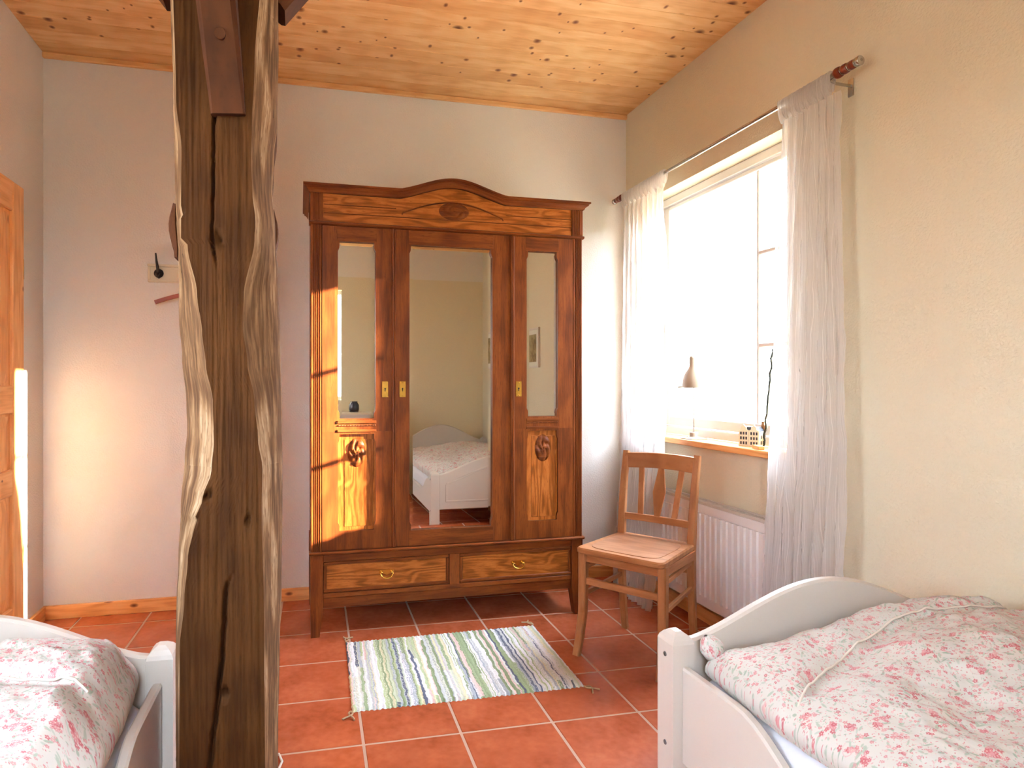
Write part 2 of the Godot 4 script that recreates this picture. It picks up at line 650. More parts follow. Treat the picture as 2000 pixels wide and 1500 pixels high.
func make_materials() -> void:
	var plaster := grey_noise(512, 512, 0.045, 3, 4)
	for k in [["wall", Color(0.915, 0.90, 0.87)], ["wall_cream", Color(0.89, 0.855, 0.75)], ["wall_tan", Color(0.93, 0.885, 0.75)], ["wall_pale", Color(0.94, 0.92, 0.87)]]:
		var m := mat(k[1], 0.9, null, 1.0, 0.25)
		m.uv1_triplanar = true
		m.uv1_world_triplanar = true
		m.uv1_scale = Vector3(3.6, 3.6, 3.6)
		m.heightmap_enabled = true
		m.heightmap_texture = plaster
		m.heightmap_scale = 0.13
		M[k[0]] = m
	# oak of the wardrobe
	M.oak = mat(Color(1, 1, 1), 0.45, wood(512, 512, Color(0.30, 0.14, 0.055), Color(0.43, 0.215, 0.085), Color(0.51, 0.275, 0.115), 11, 5, 1.2, 0.50, 0.40), 1.5, 0.27)
	M.oak_light = mat(Color(1, 1, 1), 0.36, wood(512, 512, Color(0.45, 0.235, 0.085), Color(0.62, 0.35, 0.145), Color(0.70, 0.42, 0.19), 23, 9, 2.6, 0.72, 0.45), 2.0, 0.3)
	M.oak_dark = M.oak
	# pine: ceiling boards, door, skirting
	M.pine = mat(Color(1, 1, 1), 0.5, wood(1024, 512, Color(0.84, 0.60, 0.37), Color(0.93, 0.73, 0.49), Color(0.97, 0.82, 0.60), 37, 9, 1.2, 0.38, 0.06, 46, Color(0.42, 0.20, 0.08)), 0.9, 0.45)
	M.pine_b = mat(Color(0.96, 0.93, 0.90), 0.5, M.pine.albedo_texture, 0.9, 0.45)
	M.pine_door = mat(Color(1, 0.96, 0.90), 0.32, wood(512, 512, Color(0.86, 0.60, 0.36), Color(0.95, 0.72, 0.47), Color(0.98, 0.79, 0.55), 41, 6, 2.4, 0.55, 0.1, 9, Color(0.36, 0.15, 0.06)), 1.3, 0.5)
	# beech chair
	M.beech = mat(Color(0.92, 0.92, 0.92), 0.42, wood(512, 512, Color(0.58, 0.36, 0.20), Color(0.70, 0.46, 0.28), Color(0.78, 0.55, 0.36), 51, 6, 1.4, 0.5, 0.25), 1.6, 0.5)
	M.ply = mat(Color(0.88, 0.90, 0.91), 0.35, wood(512, 512, Color(0.62, 0.39, 0.25), Color(0.72, 0.48, 0.33), Color(0.78, 0.56, 0.40), 57, 3, 2.4, 0.5, 0.1), 1.6, 0.5)
	# old post
	M.timber = mat(Color(0.88, 0.86, 0.84), 0.75, wood(1024, 1024, Color(0.22, 0.13, 0.065), Color(0.32, 0.20, 0.10), Color(0.38, 0.25, 0.13), 61, 2, 0.7, 0.45, 0.35), 1.0, 0.2)
	M.wane = mat(Color(1, 1, 1), 0.8, wood(1024, 1024, Color(0.35, 0.25, 0.17), Color(0.53, 0.41, 0.29), Color(0.70, 0.60, 0.48), 67, 5, 0.9, 0.80, 0.55), 1.0, 0.25)
	M.brace = mat(Color(0.92, 0.80, 0.74), 0.7, M.timber.albedo_texture, 1.3, 0.3)
	M.iron = mat(Color(0.13, 0.11, 0.10), 0.5)
	M.iron.metallic = 0.6
	# floor
	M.grout = mat(Color(0.74, 0.61, 0.53), 0.9)
	M.tile = mat(Color(1, 1, 1), 0.27, mottle(512, 512, [Color(0.55, 0.26, 0.16), Color(0.66, 0.33, 0.205), Color(0.72, 0.385, 0.25), Color(0.76, 0.45, 0.31)], 71, 0.008, 0.05), 1.0, 0.5)
	var tb := grey_noise(256, 256, 0.03, 75, 3)
	M.tile.heightmap_enabled = true
	M.tile.heightmap_texture = tb
	M.tile.heightmap_scale = 0.12
	# paint, metal, glass
	M.white_paint = mat(Color(0.86, 0.83, 0.785), 0.4)
	M.white_gloss = mat(Color(0.95, 0.95, 0.94), 0.3)
	M.radiator = mat(Color(0.94, 0.935, 0.93), 0.35)
	M.grille = mat(Color(0.80, 0.77, 0.72), 0.4)
	M.brass = mat(Color(0.86, 0.70, 0.34), 0.22)
	M.brass.metallic = 1.0
	M.steel = mat(Color(0.74, 0.73, 0.71), 0.25)
	M.steel.metallic = 1.0
	M.bolt = mat(Color(0.45, 0.45, 0.46), 0.4)
	M.bolt.metallic = 0.8
	M.copper = mat(Color(0.45, 0.22, 0.13), 0.3, M.oak.albedo_texture, 3.0)
	M.copper.albedo_color = Color(0.95, 0.62, 0.5)
	M.mirror = mat(Color(0.90, 0.90, 0.87), 0.015)
	M.mirror.metallic = 1.0
	M.keyhole = mat(Color(0.05, 0.04, 0.03), 0.8)
	M.glass = mat(Color(1, 1, 1, 0.06), 0.03)
	M.glass.transparency = BaseMaterial3D.TRANSPARENCY_ALPHA
	# cloth
	M.floral = mat(Color(0.94, 0.93, 0.93), 0.9, floral(), 2.1, 0.2)
	M.floral.rim_enabled = true
	M.floral.rim = 0.15
	M.piping = mat(Color(0.92, 0.89, 0.84), 0.9)
	M.sheet = mat(Color(0.93, 0.93, 0.955), 0.9)
	M.rug = mat(Color(1, 1, 1), 0.95, rag_stripes(), 1.0, 0.15)
	M.cord = mat(Color(0.72, 0.62, 0.48), 0.95)
	M.curtain = mat(Color(1, 1, 1), 0.9, sheer(), 1.0, 0.2)
	M.curtain.transparency = BaseMaterial3D.TRANSPARENCY_ALPHA
	M.curtain.backlight_enabled = true
	M.curtain.backlight = Color(0.95, 0.95, 0.95)
	M.header = mat(Color(0.95, 0.94, 0.93), 0.9)
	M.header.backlight_enabled = true
	M.header.backlight = Color(0.7, 0.7, 0.7)
	# small things
	M.roof_dark = mat(Color(0.20, 0.22, 0.26), 0.7)
	M.porcelain = mat(Color(0.93, 0.90, 0.80), 0.3)
	M.ink = mat(Color(0.16, 0.17, 0.20), 0.6)
	M.brown = mat(Color(0.45, 0.29, 0.15), 0.7)
	M.bronze = mat(Color(0.62, 0.55, 0.47), 0.35)
	M.stick = mat(Color(0.15, 0.18, 0.15), 0.8)
	M.cable = mat(Color(0.90, 0.89, 0.86), 0.5)
	M.hanger = mat(Color(0.80, 0.50, 0.33), 0.45, M.beech.albedo_texture, 2.0)
	M.cream = mat(Color(0.90, 0.85, 0.74), 0.5)
	M.jar = mat(Color(0.16, 0.15, 0.17), 0.12)
	M.paper = mat(Color(0.90, 0.90, 0.84), 0.9)
	M.print = mat(Color(1, 1, 1), 0.9, mottle(128, 128, [Color(0.28, 0.30, 0.20), Color(0.48, 0.40, 0.24), Color(0.62, 0.57, 0.40), Color(0.55, 0.58, 0.25)], 81, 0.02, 0.06), 3.0)
	# outside
	M.gravel = mat(Color(0.80, 0.77, 0.72), 0.95, null)
	M.gravel.uv1_triplanar = true
	M.gravel.albedo_texture = mottle(256, 256, [Color(0.62, 0.58, 0.52), Color(0.80, 0.77, 0.72), Color(0.92, 0.9, 0.86)], 85, 0.05, 0.2)
	M.gravel.uv1_scale = Vector3(1.2, 1.2, 1.2)
	M.brick = mat(Color(0.62, 0.36, 0.27), 0.9)
	M.rooftile = mat(Color(0.45, 0.25, 0.2), 0.8)
	M.foliage = mat(Color(0.20, 0.30, 0.13), 0.8)

# ================================================================= room
func build_shell() -> void:
	# floor: grout bed with every tile laid on it
	var st := S()
	box(st, Vector3(XL - 0.15, -0.15, ZB - 0.15), Vector3(XR + 0.3, -0.0018, ZF + 0.15))
	var fl := struct("floor", st, M.grout, "floor of square terracotta tiles with pale joints")
	var th := -0.022
	var ex := Vector2(1, 0.022).normalized()
	var ez := Vector2(-0.022, 1).normalized()
	var O := Vector2(0.2155, -2.690)
	var px := 0.3265
	var pz := 0.3205
	var gap := 0.0048
	var room := PackedVector2Array([Vector2(XL, ZB), Vector2(XR, ZB), Vector2(XR, ZF), Vector2(XL, ZF)])
	var variants := []
	for v in 8:
		var s2 := S()
		box(s2, Vector3(gap, -0.010, gap), Vector3(px - gap, 0.0, pz - gap), 0, 0.0018, Vector2(v * 0.37, v * 0.61))
		variants.append(s2.commit())
	for i in range(-6, 7):
		for j in range(-4, 12):
			var a := O + ex * (i * px) + ez * (j * pz)
			var c := PackedVector2Array([a + ex * gap + ez * gap, a + ex * (px - gap) + ez * gap, a + ex * (px - gap) + ez * (pz - gap), a + ex * gap + ez * (pz - gap)])
			var cut := Geometry2D.intersect_polygons(c, room)
			if cut.is_empty():
				continue
			var whole := true
			for q in c:
				whole = whole and q.x > XL and q.x < XR and q.y > ZB and q.y < ZF
			if whole:
				var t := inst("tile", variants[rng.randi() % 8], M.tile, fl)
				t.position = Vector3(a.x, 0, a.y)
				t.rotation.y = th
			else:
				var s3 := S()
				slab(s3, cut[0], -0.010, 0.0, 0.0, func(x, y, d): return Vector3(x, d, y), 0, Vector2(i * 0.31 + 5.0, j * 0.17 + 3.0))
				obj("tile", s3, M.tile, fl)
	# ceiling of tongue-and-groove boards running along x
	st = S()
	box(st, Vector3(XL - 0.15, HC + 0.018, ZB - 0.15), Vector3(XR + 0.3, HC + 0.15, ZF + 0.15))
	var ce := struct("ceiling", st, M.pine_b, "ceiling of knotty pine boards")
	var pitch := 0.1135
	var z := ZB
	var planks := []
	for v in 6:
		var s4 := S()
		box(s4, Vector3(XL, 0, 0.0006), Vector3(XR, 0.0178, pitch - 0.0006), 0, 0.0022, Vector2(v * 0.83, v * 0.47))
		planks.append(s4.commit())
	var k := 0
	while z < ZF - 0.01:
		var t := inst("plank", planks[rng.randi() % 6], M.pine if rng.randf() < 0.6 else M.pine_b, ce)
		t.position = Vector3(0, HC, z)
		z += pitch
		k += 1
	# walls
	st = S()
	box(st, Vector3(XL - 0.15, -0.15, ZB - 0.15), Vector3(XR + 0.3, HC + 0.15, ZB))
	struct("wall_back", st, M.wall, "rough white plaster wall behind the wardrobe")
	st = S()
	box(st, Vector3(XL - 0.15, -0.15, ZB), Vector3(XL, HC + 0.15, -1.02))
	box(st, Vector3(XL - 0.15, -0.15, -0.58), Vector3(XL, HC + 0.15, ZF))
	box(st, Vector3(XL - 0.15, -0.15, -1.02), Vector3(XL, 0.95, -0.58))
	box(st, Vector3(XL - 0.15, 2.15, -1.02), Vector3(XL, HC + 0.15, -0.58))
	struct("wall_left", st, M.wall, "white plaster wall with the pine door")
	st = S()
	var o0 := -3.31
	var o1 := -2.19
	var s0 := 0.862
	var s1 := 2.24
	box(st, Vector3(XR, -0.15, ZB), Vector3(XR + 0.3, HC + 0.15, o0))
	box(st, Vector3(XR, -0.15, o1), Vector3(XR + 0.3, HC + 0.15, ZF))
	box(st, Vector3(XR, -0.15, o0), Vector3(XR + 0.3, s0, o1))
	box(st, Vector3(XR, s1, o0), Vector3(XR + 0.3, HC + 0.15, o1))
	struct("wall_right", st, M.wall_cream, "cream plaster wall with the window")
	st = S()
	box(st, Vector3(XL - 0.15, -0.15, ZF), Vector3(-0.32, 2.29, ZF + 0.15))
	box(st, Vector3(0.10, -0.15, ZF), Vector3(XR + 0.3, 2.29, ZF + 0.15))
	box(st, Vector3(-0.32, -0.15, ZF), Vector3(0.10, 1.0, ZF + 0.15))
	box(st, Vector3(-0.32, 2.15, ZF), Vector3(0.10, 2.29, ZF + 0.15))
	var rear := struct("wall_rear", st, M.wall_tan, "tan painted wall behind the beds")
	st = S()
	box(st, Vector3(XL - 0.15, 2.29, ZF), Vector3(XR + 0.3, HC + 0.15, ZF + 0.15))
	obj("upper_band", st, M.wall_pale, rear)
	# skirting
	st = S()
	box(st, Vector3(XL, 0, ZB), Vector3(XR, 0.068, ZB + 0.016), 0, 0.003)
	struct("baseboard_back", st, M.pine_door, "pine skirting along the back wall")
	st = S()
	box(st, Vector3(XL, 0, ZB + 0.016), Vector3(XL + 0.016, 0.068, -3.245), 2, 0.003)
	box(st, Vector3(XL, 0, -2.30), Vector3(XL + 0.016, 0.068, ZF), 2, 0.003)
	struct("baseboard_left", st, M.pine_door, "pine skirting along the wall with the door")
	st = S()
	box(st, Vector3(XR - 0.016, 0, ZB + 0.016), Vector3(XR, 0.068, ZF), 2, 0.003)
	struct("baseboard_right", st, M.pine_door, "pine skirting under the radiator")
	# narrow cover strips under the ceiling
	st = S()
	box(st, Vector3(XL, HC - 0.028, ZB), Vector3(XR, HC, ZB + 0.02), 0, 0.004)
	struct("trim_1", st, M.pine_b, "pine cover strip between ceiling and back wall")

func build_window() -> void:
	var w := struct_node("window_1", "white framed window with deep reveal and pine sill")
	var o0 := -3.31
	var o1 := -2.19
	var xa := 2.055
	var xb := 2.125
	var st := S()
	# outer frame
	box(st, Vector3(xa, 0.892, o0), Vector3(xb, 2.24, o0 + 0.05), 1, 0.004)
	box(st, Vector3(xa, 0.892, o1 - 0.022), Vector3(xb, 2.24, o1), 1, 0.004)
	box(st, Vector3(xa, 2.195, o0 + 0.05), Vector3(xb, 2.24, o1 - 0.022), 2, 0.004)
	box(st, Vector3(xa, 0.892, o0 + 0.05), Vector3(xb, 0.935, o1 - 0.022), 2, 0.004)
	obj("window_frame", st, M.white_gloss, w)
	# one wide casement, its near strip divided by thin bars
	var sash := Node3D.new()
	sash.name = "casement"
	w.add_child(sash, true)
	var z0 := o0 + 0.055
	var z1 := o1 - 0.024
	var x0 := xa + 0.012
	var x1 := xb - 0.008
	for q in [[Vector3(x0, 0.94, z0), Vector3(x1, 2.19, z0 + 0.045), 1], [Vector3(x0, 0.94, z1 - 0.026), Vector3(x1, 2.19, z1), 1], [Vector3(x0, 2.17, z0 + 0.045), Vector3(x1, 2.19, z1 - 0.026), 2], [Vector3(x0, 0.94, z0 + 0.045), Vector3(x1, 0.99, z1 - 0.026), 2]]:
		st = S()
		box(st, q[0], q[1], q[2], 0.003)
		obj("sash_rail", st, M.white_gloss, sash)
	var zd := -2.505
	st = S()
	box(st, Vector3(x0 + 0.008, 0.99, zd - 0.009), Vector3(x1 - 0.008, 2.17, zd + 0.009), 1, 0.003)
	obj("glazing_bar", st, M.white_gloss, sash)
	for y in [1.355, 1.785]:
		st = S()
		box(st, Vector3(x0 + 0.008, y - 0.009, zd + 0.009), Vector3(x1 - 0.008, y + 0.009, z1 - 0.026), 2, 0.003)
		obj("glazing_bar", st, M.white_gloss, sash)
	for q in [[0.985, 2.175, z0 + 0.04, zd], [0.985, 1.355, zd, z1 - 0.022], [1.355, 1.785, zd, z1 - 0.022], [1.785, 2.175, zd, z1 - 0.022]]:
		st = S()
		box(st, Vector3(x0 + 0.02, q[0], q[2]), Vector3(x0 + 0.024, q[1], q[3]), 2, 0.0)
		obj("pane", st, M.glass, sash)
	st = S()
	box(st, Vector3(1.905, 0.862, -3.305), Vector3(2.055, 0.892, -2.195), 2, 0.003, Vector2(0.3, 0.12))
	obj("window_sill", st, M.pine_door, w)

	# added window, out of view over the bed, lets in extra fill light
	w = struct_node("window_2", "narrow white framed window, out of view, added over the bed for fill light")
	var xc := XL - 0.12
	var xd := XL - 0.06
	for q in [[0.95, 2.15, -1.02, -0.97], [0.95, 2.15, -0.63, -0.58], [0.95, 1.00, -0.97, -0.63], [2.10, 2.15, -0.97, -0.63], [1.53, 1.57, -0.97, -0.63]]:
		st = S()
		box(st, Vector3(xc, q[0], q[2]), Vector3(xd, q[1], q[3]), 1, 0.004)
		obj("frame_member", st, M.white_gloss, w)
	for y in [1.00, 1.57]:
		st = S()
		box(st, Vector3(xc + 0.03, y, -0.97), Vector3(xc + 0.034, y + 0.53, -0.63))
		obj("pane", st, M.glass, w)

	# slim window added behind the viewer to even out the room light
	w = struct_node("window_3", "slim white framed window added in the tan wall to brighten the room")
	for q in [[-0.32, -0.28, 1.0, 2.15], [0.06, 0.10, 1.0, 2.15], [-0.28, 0.06, 1.0, 1.04], [-0.28, 0.06, 2.11, 2.15]]:
		st = S()
		box(st, Vector3(q[0], q[2], ZF + 0.06), Vector3(q[1], q[3], ZF + 0.12), 1, 0.004)
		obj("frame_member", st, M.white_gloss, w)
	st = S()
	box(st, Vector3(-0.28, 1.04, ZF + 0.09), Vector3(0.06, 2.11, ZF + 0.094))
	obj("pane", st, M.glass, w)

func build_door() -> void:
	var d := struct_node("door_1", "varnished knotty pine panel door with three fields")
	# leaf stands 30 mm proud of the wall; outline from z1 (hinge side) towards the camera
	var z1 := -3.2245
	var z0 := -2.36
	var x0 := XL
	var x1 := XL + 0.020
	var st := S()
	var sw := 0.112
	box(st, Vector3(x0, 0.012, z1), Vector3(x1, 2.068, z1 + sw), 1, 0.004)
	obj("stile", st, M.pine_door, d)
	st = S()
	box(st, Vector3(x0, 0.012, z0 - sw), Vector3(x1, 2.068, z0), 1, 0.004)
	obj("stile", st, M.pine_door, d)
	for r in [[1.935, 2.068], [1.045, 1.168], [0.685, 0.80], [0.012, 0.19]]:
		st = S()
		box(st, Vector3(x0, r[0], z1 + sw), Vector3(x1, r[1], z0 - sw), 2, 0.004)
		obj("rail", st, M.pine_door, d)
	for r in [[1.168, 1.935], [0.80, 1.045], [0.19, 0.685]]:
		st = S()
		var a := Vector3(x0, r[0], z1 + sw)
		var c := Vector3(x0 + 0.007, r[1], z0 - sw)
		box(st, a, c, 1)
		# raised field with sloping margins
		var m0 := 0.012
		var m1 := 0.06
		var P := []
		for q in [[m0, 0.007], [m1, 0.015]]:
			P.append([Vector3(x0 + q[1], r[0] + q[0], z1 + sw + q[0]), Vector3(x0 + q[1], r[0] + q[0], z0 - sw - q[0]), Vector3(x0 + q[1], r[1] - q[0], z0 - sw - q[0]), Vector3(x0 + q[1], r[1] - q[0], z1 + sw + q[0])])
		var off := roff()
		for k in 4:
			var k2 := (k + 1) % 4
			var n: Vector3 = (P[1][k2] - P[0][k]).cross(P[1][k] - P[0][k2]).normalized()
			if n.x < 0:
				n = -n
			poly(st, [P[0][k], P[0][k2], P[1][k2], P[1][k]], n, 1, off)
		poly(st, P[1], Vector3(1, 0, 0), 1, off)
		obj("panel", st, M.pine_door, d)
	for y in [1.70, 0.40]:
		st = S()
		tube(st, [Vector3(XL + 0.010, y - 0.045, z1 - 0.008), Vector3(XL + 0.010, y + 0.045, z1 - 0.008)], 0.007, 10)
		tube(st, [Vector3(XL + 0.010, y + 0.045, z1 - 0.008), Vector3(XL + 0.010, y + 0.052, z1 - 0.008)], [0.007, 0.003], 10)
		obj("hinge", st, M.brass, d)
	st = S()
	tube(st, [Vector3(x1, 1.09, z0 - 0.055), Vector3(x1 + 0.045, 1.09, z0 - 0.055), Vector3(x1 + 0.05, 1.09, z0 - 0.065), Vector3(x1 + 0.05, 1.09, z0 - 0.17)], 0.009, 10)
	box(st, Vector3(x1, 0.98, z0 - 0.075), Vector3(x1 + 0.006, 1.16, z0 - 0.035), 1, 0.002)
	obj("door_handle", st, M.brass, d)

func build_outside() -> void:
	var st := S()
	box(st, Vector3(-60, -0.5, -60), Vector3(90, -0.35, 60))
	var g := obj("yard_ground", st, M.gravel)
	g.set_meta("kind", "structure")
	g.set_meta("label", "pale gravel yard outside the window")
	# unseen building, added to keep the sun off the far half of the window
	var b := thing("sun_block_building", "unseen brick building with a tile roof, added to block the sun", "building", Vector3(5.6, -0.35, -1.52))
	st = S()
	box(st, Vector3(0, 0, -3.0), Vector3(3.4, 3.5, 0), 0)
	obj("wall", st, M.brick, b)
	st = S()
	slab(st, PackedVector2Array([Vector2(-0.02, 3.5), Vector2(3.42, 3.5), Vector2(1.7, 4.7)]), -3.0, 0.0, 0.0, func(x, y, d): return Vector3(x, y, d))
	obj("roof", st, M.rooftile, b)
	st = S()
	box(st, Vector3(-0.03, 0, -2.2), Vector3(0.02, 2.0, -1.3), 1, 0.005)
	obj("door", st, M.pine_door, b)
	# unseen hedge, added and shaped to shade the lower panes
	var s := thing("sun_block_hedge", "unseen dark green hedge added outside to block low sun", "hedge", Vector3(4.15, -0.35, -1.785))
	var n := FastNoiseLite.new()
	n.seed = 9
	n.frequency = 2.2
	var P := []
	var UV := []
	for i in 61:
		var row := []
		var ur := []
		var t := i / 60.0
		var z := 3.4 * t * t
		var grow := 1.0 - pow(1.0 - clampf(z / 0.16, 0.0, 1.0), 2.0)
		var end := 1.0 - pow(maxf(0.0, t - 0.97) / 0.03, 2.0)
		var top := (2.1 + 0.58 * grow) * maxf(end, 0.01)
		var half := (0.05 + 0.30 * grow) * maxf(end, 0.01)
		for k in 49:
			var a := PI * k / 48.0
			var c := cos(a)
			var p := Vector3(signf(c) * pow(absf(c), 0.35) * half, pow(sin(a), 0.35) * top, z)
			p += Vector3(c, sin(a), 0) * (n.get_noise_3dv(p * 2.0) * 0.05 + n.get_noise_3dv(p * 7.0) * 0.03) * sin(a)
			p.y = maxf(p.y, 0.0)
			row.append(p)
			ur.append(Vector2(k / 48.0, t))
		P.append(row)
		UV.append(ur)
	st = S()
	grid(st, P, UV, false, Vector3.UP)
	obj("foliage", st, M.foliage, s)

# ================================================================= wardrobe
func build_wardrobe() -> void:
	var W := 1.361
	var w := thing("wardrobe", "carved dark oak wardrobe with three mirrored doors and two drawers", "wardrobe", Vector3(0.045, 0, WARD_Z), 0.0)
	var D := 0.50
	var st: SurfaceTool
	# carcass: sides, back, bottom, top (front stays open behind the doors)
	st = S()
	box(st, Vector3(0.004, 0.13, -D), Vector3(0.026, 2.05, -0.02), 1, 0.001)
	obj("side_panel", st, M.oak, w)
	st = S()
	box(st, Vector3(W - 0.026, 0.13, -D), Vector3(W - 0.004, 2.05, -0.02), 1, 0.001)
	obj("side_panel", st, M.oak, w)
	st = S()
	box(st, Vector3(0.026, 0.15, -D), Vector3(W - 0.026, 2.04, -D + 0.012), 1)
	obj("back_panel", st, M.oak_dark, w)
	st = S()
	for y in [0.13, 0.362, 2.018]:
		st = S()
		box(st, Vector3(0.026, y, -D + 0.012), Vector3(W - 0.026, y + 0.02, -0.036), 0)
		obj("carcass_board", st, M.oak_dark, w)
	# legs: front pair with inner taper, back pair plain
	for s in 2:
		for f in 2:
			st = S()
			var zf := 0.0 if f == 0 else -D + 0.05
			var zb := zf - 0.055
			var xo := 0.0 if s == 0 else W
			var sg := 1.0 if s == 0 else -1.0
			var off := roff()
			var A := [Vector3(xo, 0.385, zf), Vector3(xo + sg * 0.058, 0.385, zf), Vector3(xo + sg * 0.058, 0.385, zb), Vector3(xo, 0.385, zb)]
			var B := [Vector3(xo, 0.13, zf), Vector3(xo + sg * 0.058, 0.13, zf), Vector3(xo + sg * 0.058, 0.13, zb), Vector3(xo, 0.13, zb)]
			var C := [Vector3(xo + sg * 0.002, 0.0, zf - 0.002), Vector3(xo + sg * 0.042, 0.0, zf - 0.002), Vector3(xo + sg * 0.042, 0.0, zb + 0.012), Vector3(xo + sg * 0.002, 0.0, zb + 0.012)]
			for lv in [[A, B], [B, C]]:
				for k in 4:
					var k2 := (k + 1) % 4
					var mid: Vector3 = (lv[0][k] + lv[0][k2]) / 2.0
					var cen: Vector3 = (lv[0][0] + lv[0][2]) / 2.0
					poly(st, [lv[0][k], lv[0][k2], lv[1][k2], lv[1][k]], (mid - cen).normalized(), 1, off)
			poly(st, C, Vector3.DOWN, 0, off)
			poly(st, A, Vector3.UP, 0, off)
			obj("leg", st, M.oak_dark, w)
	# fluted pilasters
	for s in 2:
		st = S()
		var xo := 0.002 if s == 0 else W - 0.052
		var off := roff()
		var prof := PackedVector2Array()
		prof.append(Vector2(xo, -0.03))
		prof.append(Vector2(xo, -0.004))
		prof.append(Vector2(xo + 0.003, -0.001))
		for k in 4:
			var c := xo + 0.0135 + k * 0.0085
			for q in 7:
				var a := PI * q / 6.0
				prof.append(Vector2(c - 0.0036 * cos(a), -0.001 - 0.004 * sin(a)))
		prof.append(Vector2(xo + 0.047, -0.001))
		prof.append(Vector2(xo + 0.05, -0.004))
		prof.append(Vector2(xo + 0.05, -0.03))
		slab(st, prof, 0.397, 1.915, 0.0, func(x, y, d): return Vector3(x, d, y), 2, off)
		obj("fluted_pilaster", st, M.oak, w)
	# ledge over the drawers
	st = S()
	var ledge := PackedVector2Array([Vector2(-0.03, 0.382), Vector2(0.006, 0.382), Vector2(0.012, 0.386), Vector2(0.014, 0.392), Vector2(0.011, 0.397), Vector2(-0.03, 0.397)])
	slab(st, ledge, -0.006, W + 0.006, 0.001, func(x, y, d): return Vector3(d, y, x), 2)
	obj("ledge_moulding", st, M.oak_dark, w)
	# drawer rails and drawers
	st = S()
	box(st, Vector3(0.058, 0.347, -0.025), Vector3(W - 0.058, 0.382, -0.006), 0, 0.002)
	obj("drawer_rail", st, M.oak, w)
	st = S()
	box(st, Vector3(0.058, 0.178, -0.025), Vector3(W - 0.058, 0.200, -0.006), 0, 0.002)
	obj("drawer_rail", st, M.oak, w)
	st = S()
	box(st, Vector3(0.058, 0.130, -0.035), Vector3(W - 0.058, 0.178, -0.014), 0, 0.002)
	obj("apron", st, M.oak_dark, w)
	st = S()
	box(st, Vector3(0.662, 0.200, -0.025), Vector3(0.712, 0.347, -0.006), 1, 0.001)
	obj("drawer_divider", st, M.oak, w)
	for s in 2:
		var x0 := 0.06 if s == 0 else 0.714
		var x1 := 0.66 if s == 0 else W - 0.06
		var dn := Node3D.new()
		dn.name = "drawer"
		w.add_child(dn, true)
		st = S()
		box(st, Vector3(x0, 0.202, -0.03), Vector3(x1, 0.345, -0.016), 0, 0.001)
		obj("drawer_front", st, M.oak_light, dn)
		st = S()
		frame4(st, x0, x1, 0.202, 0.345, 0.015, -0.016, -0.007, 0.003)
		obj("frame_moulding", st, M.oak, dn)
		var hx := (0.356 if s == 0 else 1.018)
		drop_handle(dn, Vector3(hx, 0.272, -0.016))
	# door stack
	door(w, 0.054, 0.378, true)
	door(w, 0.398, 0.972, false)
	door(w, 0.992, W - 0.054, true)
	for x in [0.378, 0.972]:
		st = S()
		var p := PackedVector2Array([Vector2(0, -0.012), Vector2(0, 0.004), Vector2(0.003, 0.008), Vector2(0.008, 0.009), Vector2(0.0095, 0.005), Vector2(0.0115, 0.009), Vector2(0.017, 0.008), Vector2(0.020, 0.004), Vector2(0.020, -0.012)])
		slab(st, p, 0.40, 1.912, 0.0, func(xx, y, d): return Vector3(x + xx, d, y), 2)
		obj("cover_moulding", st, M.oak, w)
	# head: lower moulding, frieze, crown
	st = S()
	var low := PackedVector2Array([Vector2(-0.04, 1.915), Vector2(0.004, 1.915), Vector2(0.010, 1.919), Vector2(0.010, 1.926), Vector2(0.004, 1.930), Vector2(-0.04, 1.930)])
	slab(st, low, -0.006, W + 0.006, 0.001, func(x, y, d): return Vector3(d, y, x), 2)
	obj("frieze_moulding", st, M.oak, w)
	st = S()
	var fr := PackedVector2Array()
	fr.append(Vector2(0.058, 1.930))
	fr.append(Vector2(W - 0.058, 1.930))
	fr.append(Vector2(W - 0.058, 2.062))
	for k in 25:
		var t := k / 24.0
		var x := lerpf(0.945, 0.42, t)
		fr.append(Vector2(x, crown_y(x) - 0.036))
	fr.append(Vector2(0.058, 2.062))
	slab(st, fr, -0.03, -0.006, 0.0, front, 0)
	obj("frieze_board", st, M.oak_light, w)
	for s in 2:
		st = S()
		var xo := 0.0 if s == 0 else W - 0.058
		box(st, Vector3(xo, 1.930, -0.04), Vector3(xo + 0.058, 2.066, 0.002), 1, 0.001)
		for k in 3:
			box(st, Vector3(xo + 0.014 + k * 0.012, 1.936, 0.002), Vector3(xo + 0.020 + k * 0.012, 2.060, 0.005), 1, 0.0015)
		obj("frieze_block", st, M.oak, w)
	# two horizontal beads of the frieze
	for q in [[1.972, 0.062, W - 0.062], [2.012, 0.062, 0.40], [2.012, W - 0.41, W - 0.062]]:
		st = S()
		tube(st, [Vector3(q[1], q[0], -0.006), Vector3(q[2], q[0], -0.006)], 0.0028, 6)
		obj("bead", st, M.oak, w)
	# crown moulding swept along the head, arching in the middle
	st = S()
	var path := []
	path.append(Vector2(0.0, 2.062))
	for k in 61:
		var x := lerpf(0.0, W, k / 60.0)
		path.append(Vector2(x, crown_y(x) - 0.034))
	path.append(Vector2(W, 2.062))
	var prof2 := [Vector2(-0.035, 0.0), Vector2(0.004, 0.0), Vector2(0.008, 0.004), Vector2(0.010, 0.010), Vector2(0.018, 0.017), Vector2(0.024, 0.020), Vector2(0.024, 0.026), Vector2(0.032, 0.029), Vector2(0.032, 0.037), Vector2(-0.035, 0.037)]
	var P := []
	var UV := []
	var xs := []
	for k in 81:
		xs.append(lerpf(0.0, W, k / 80.0))
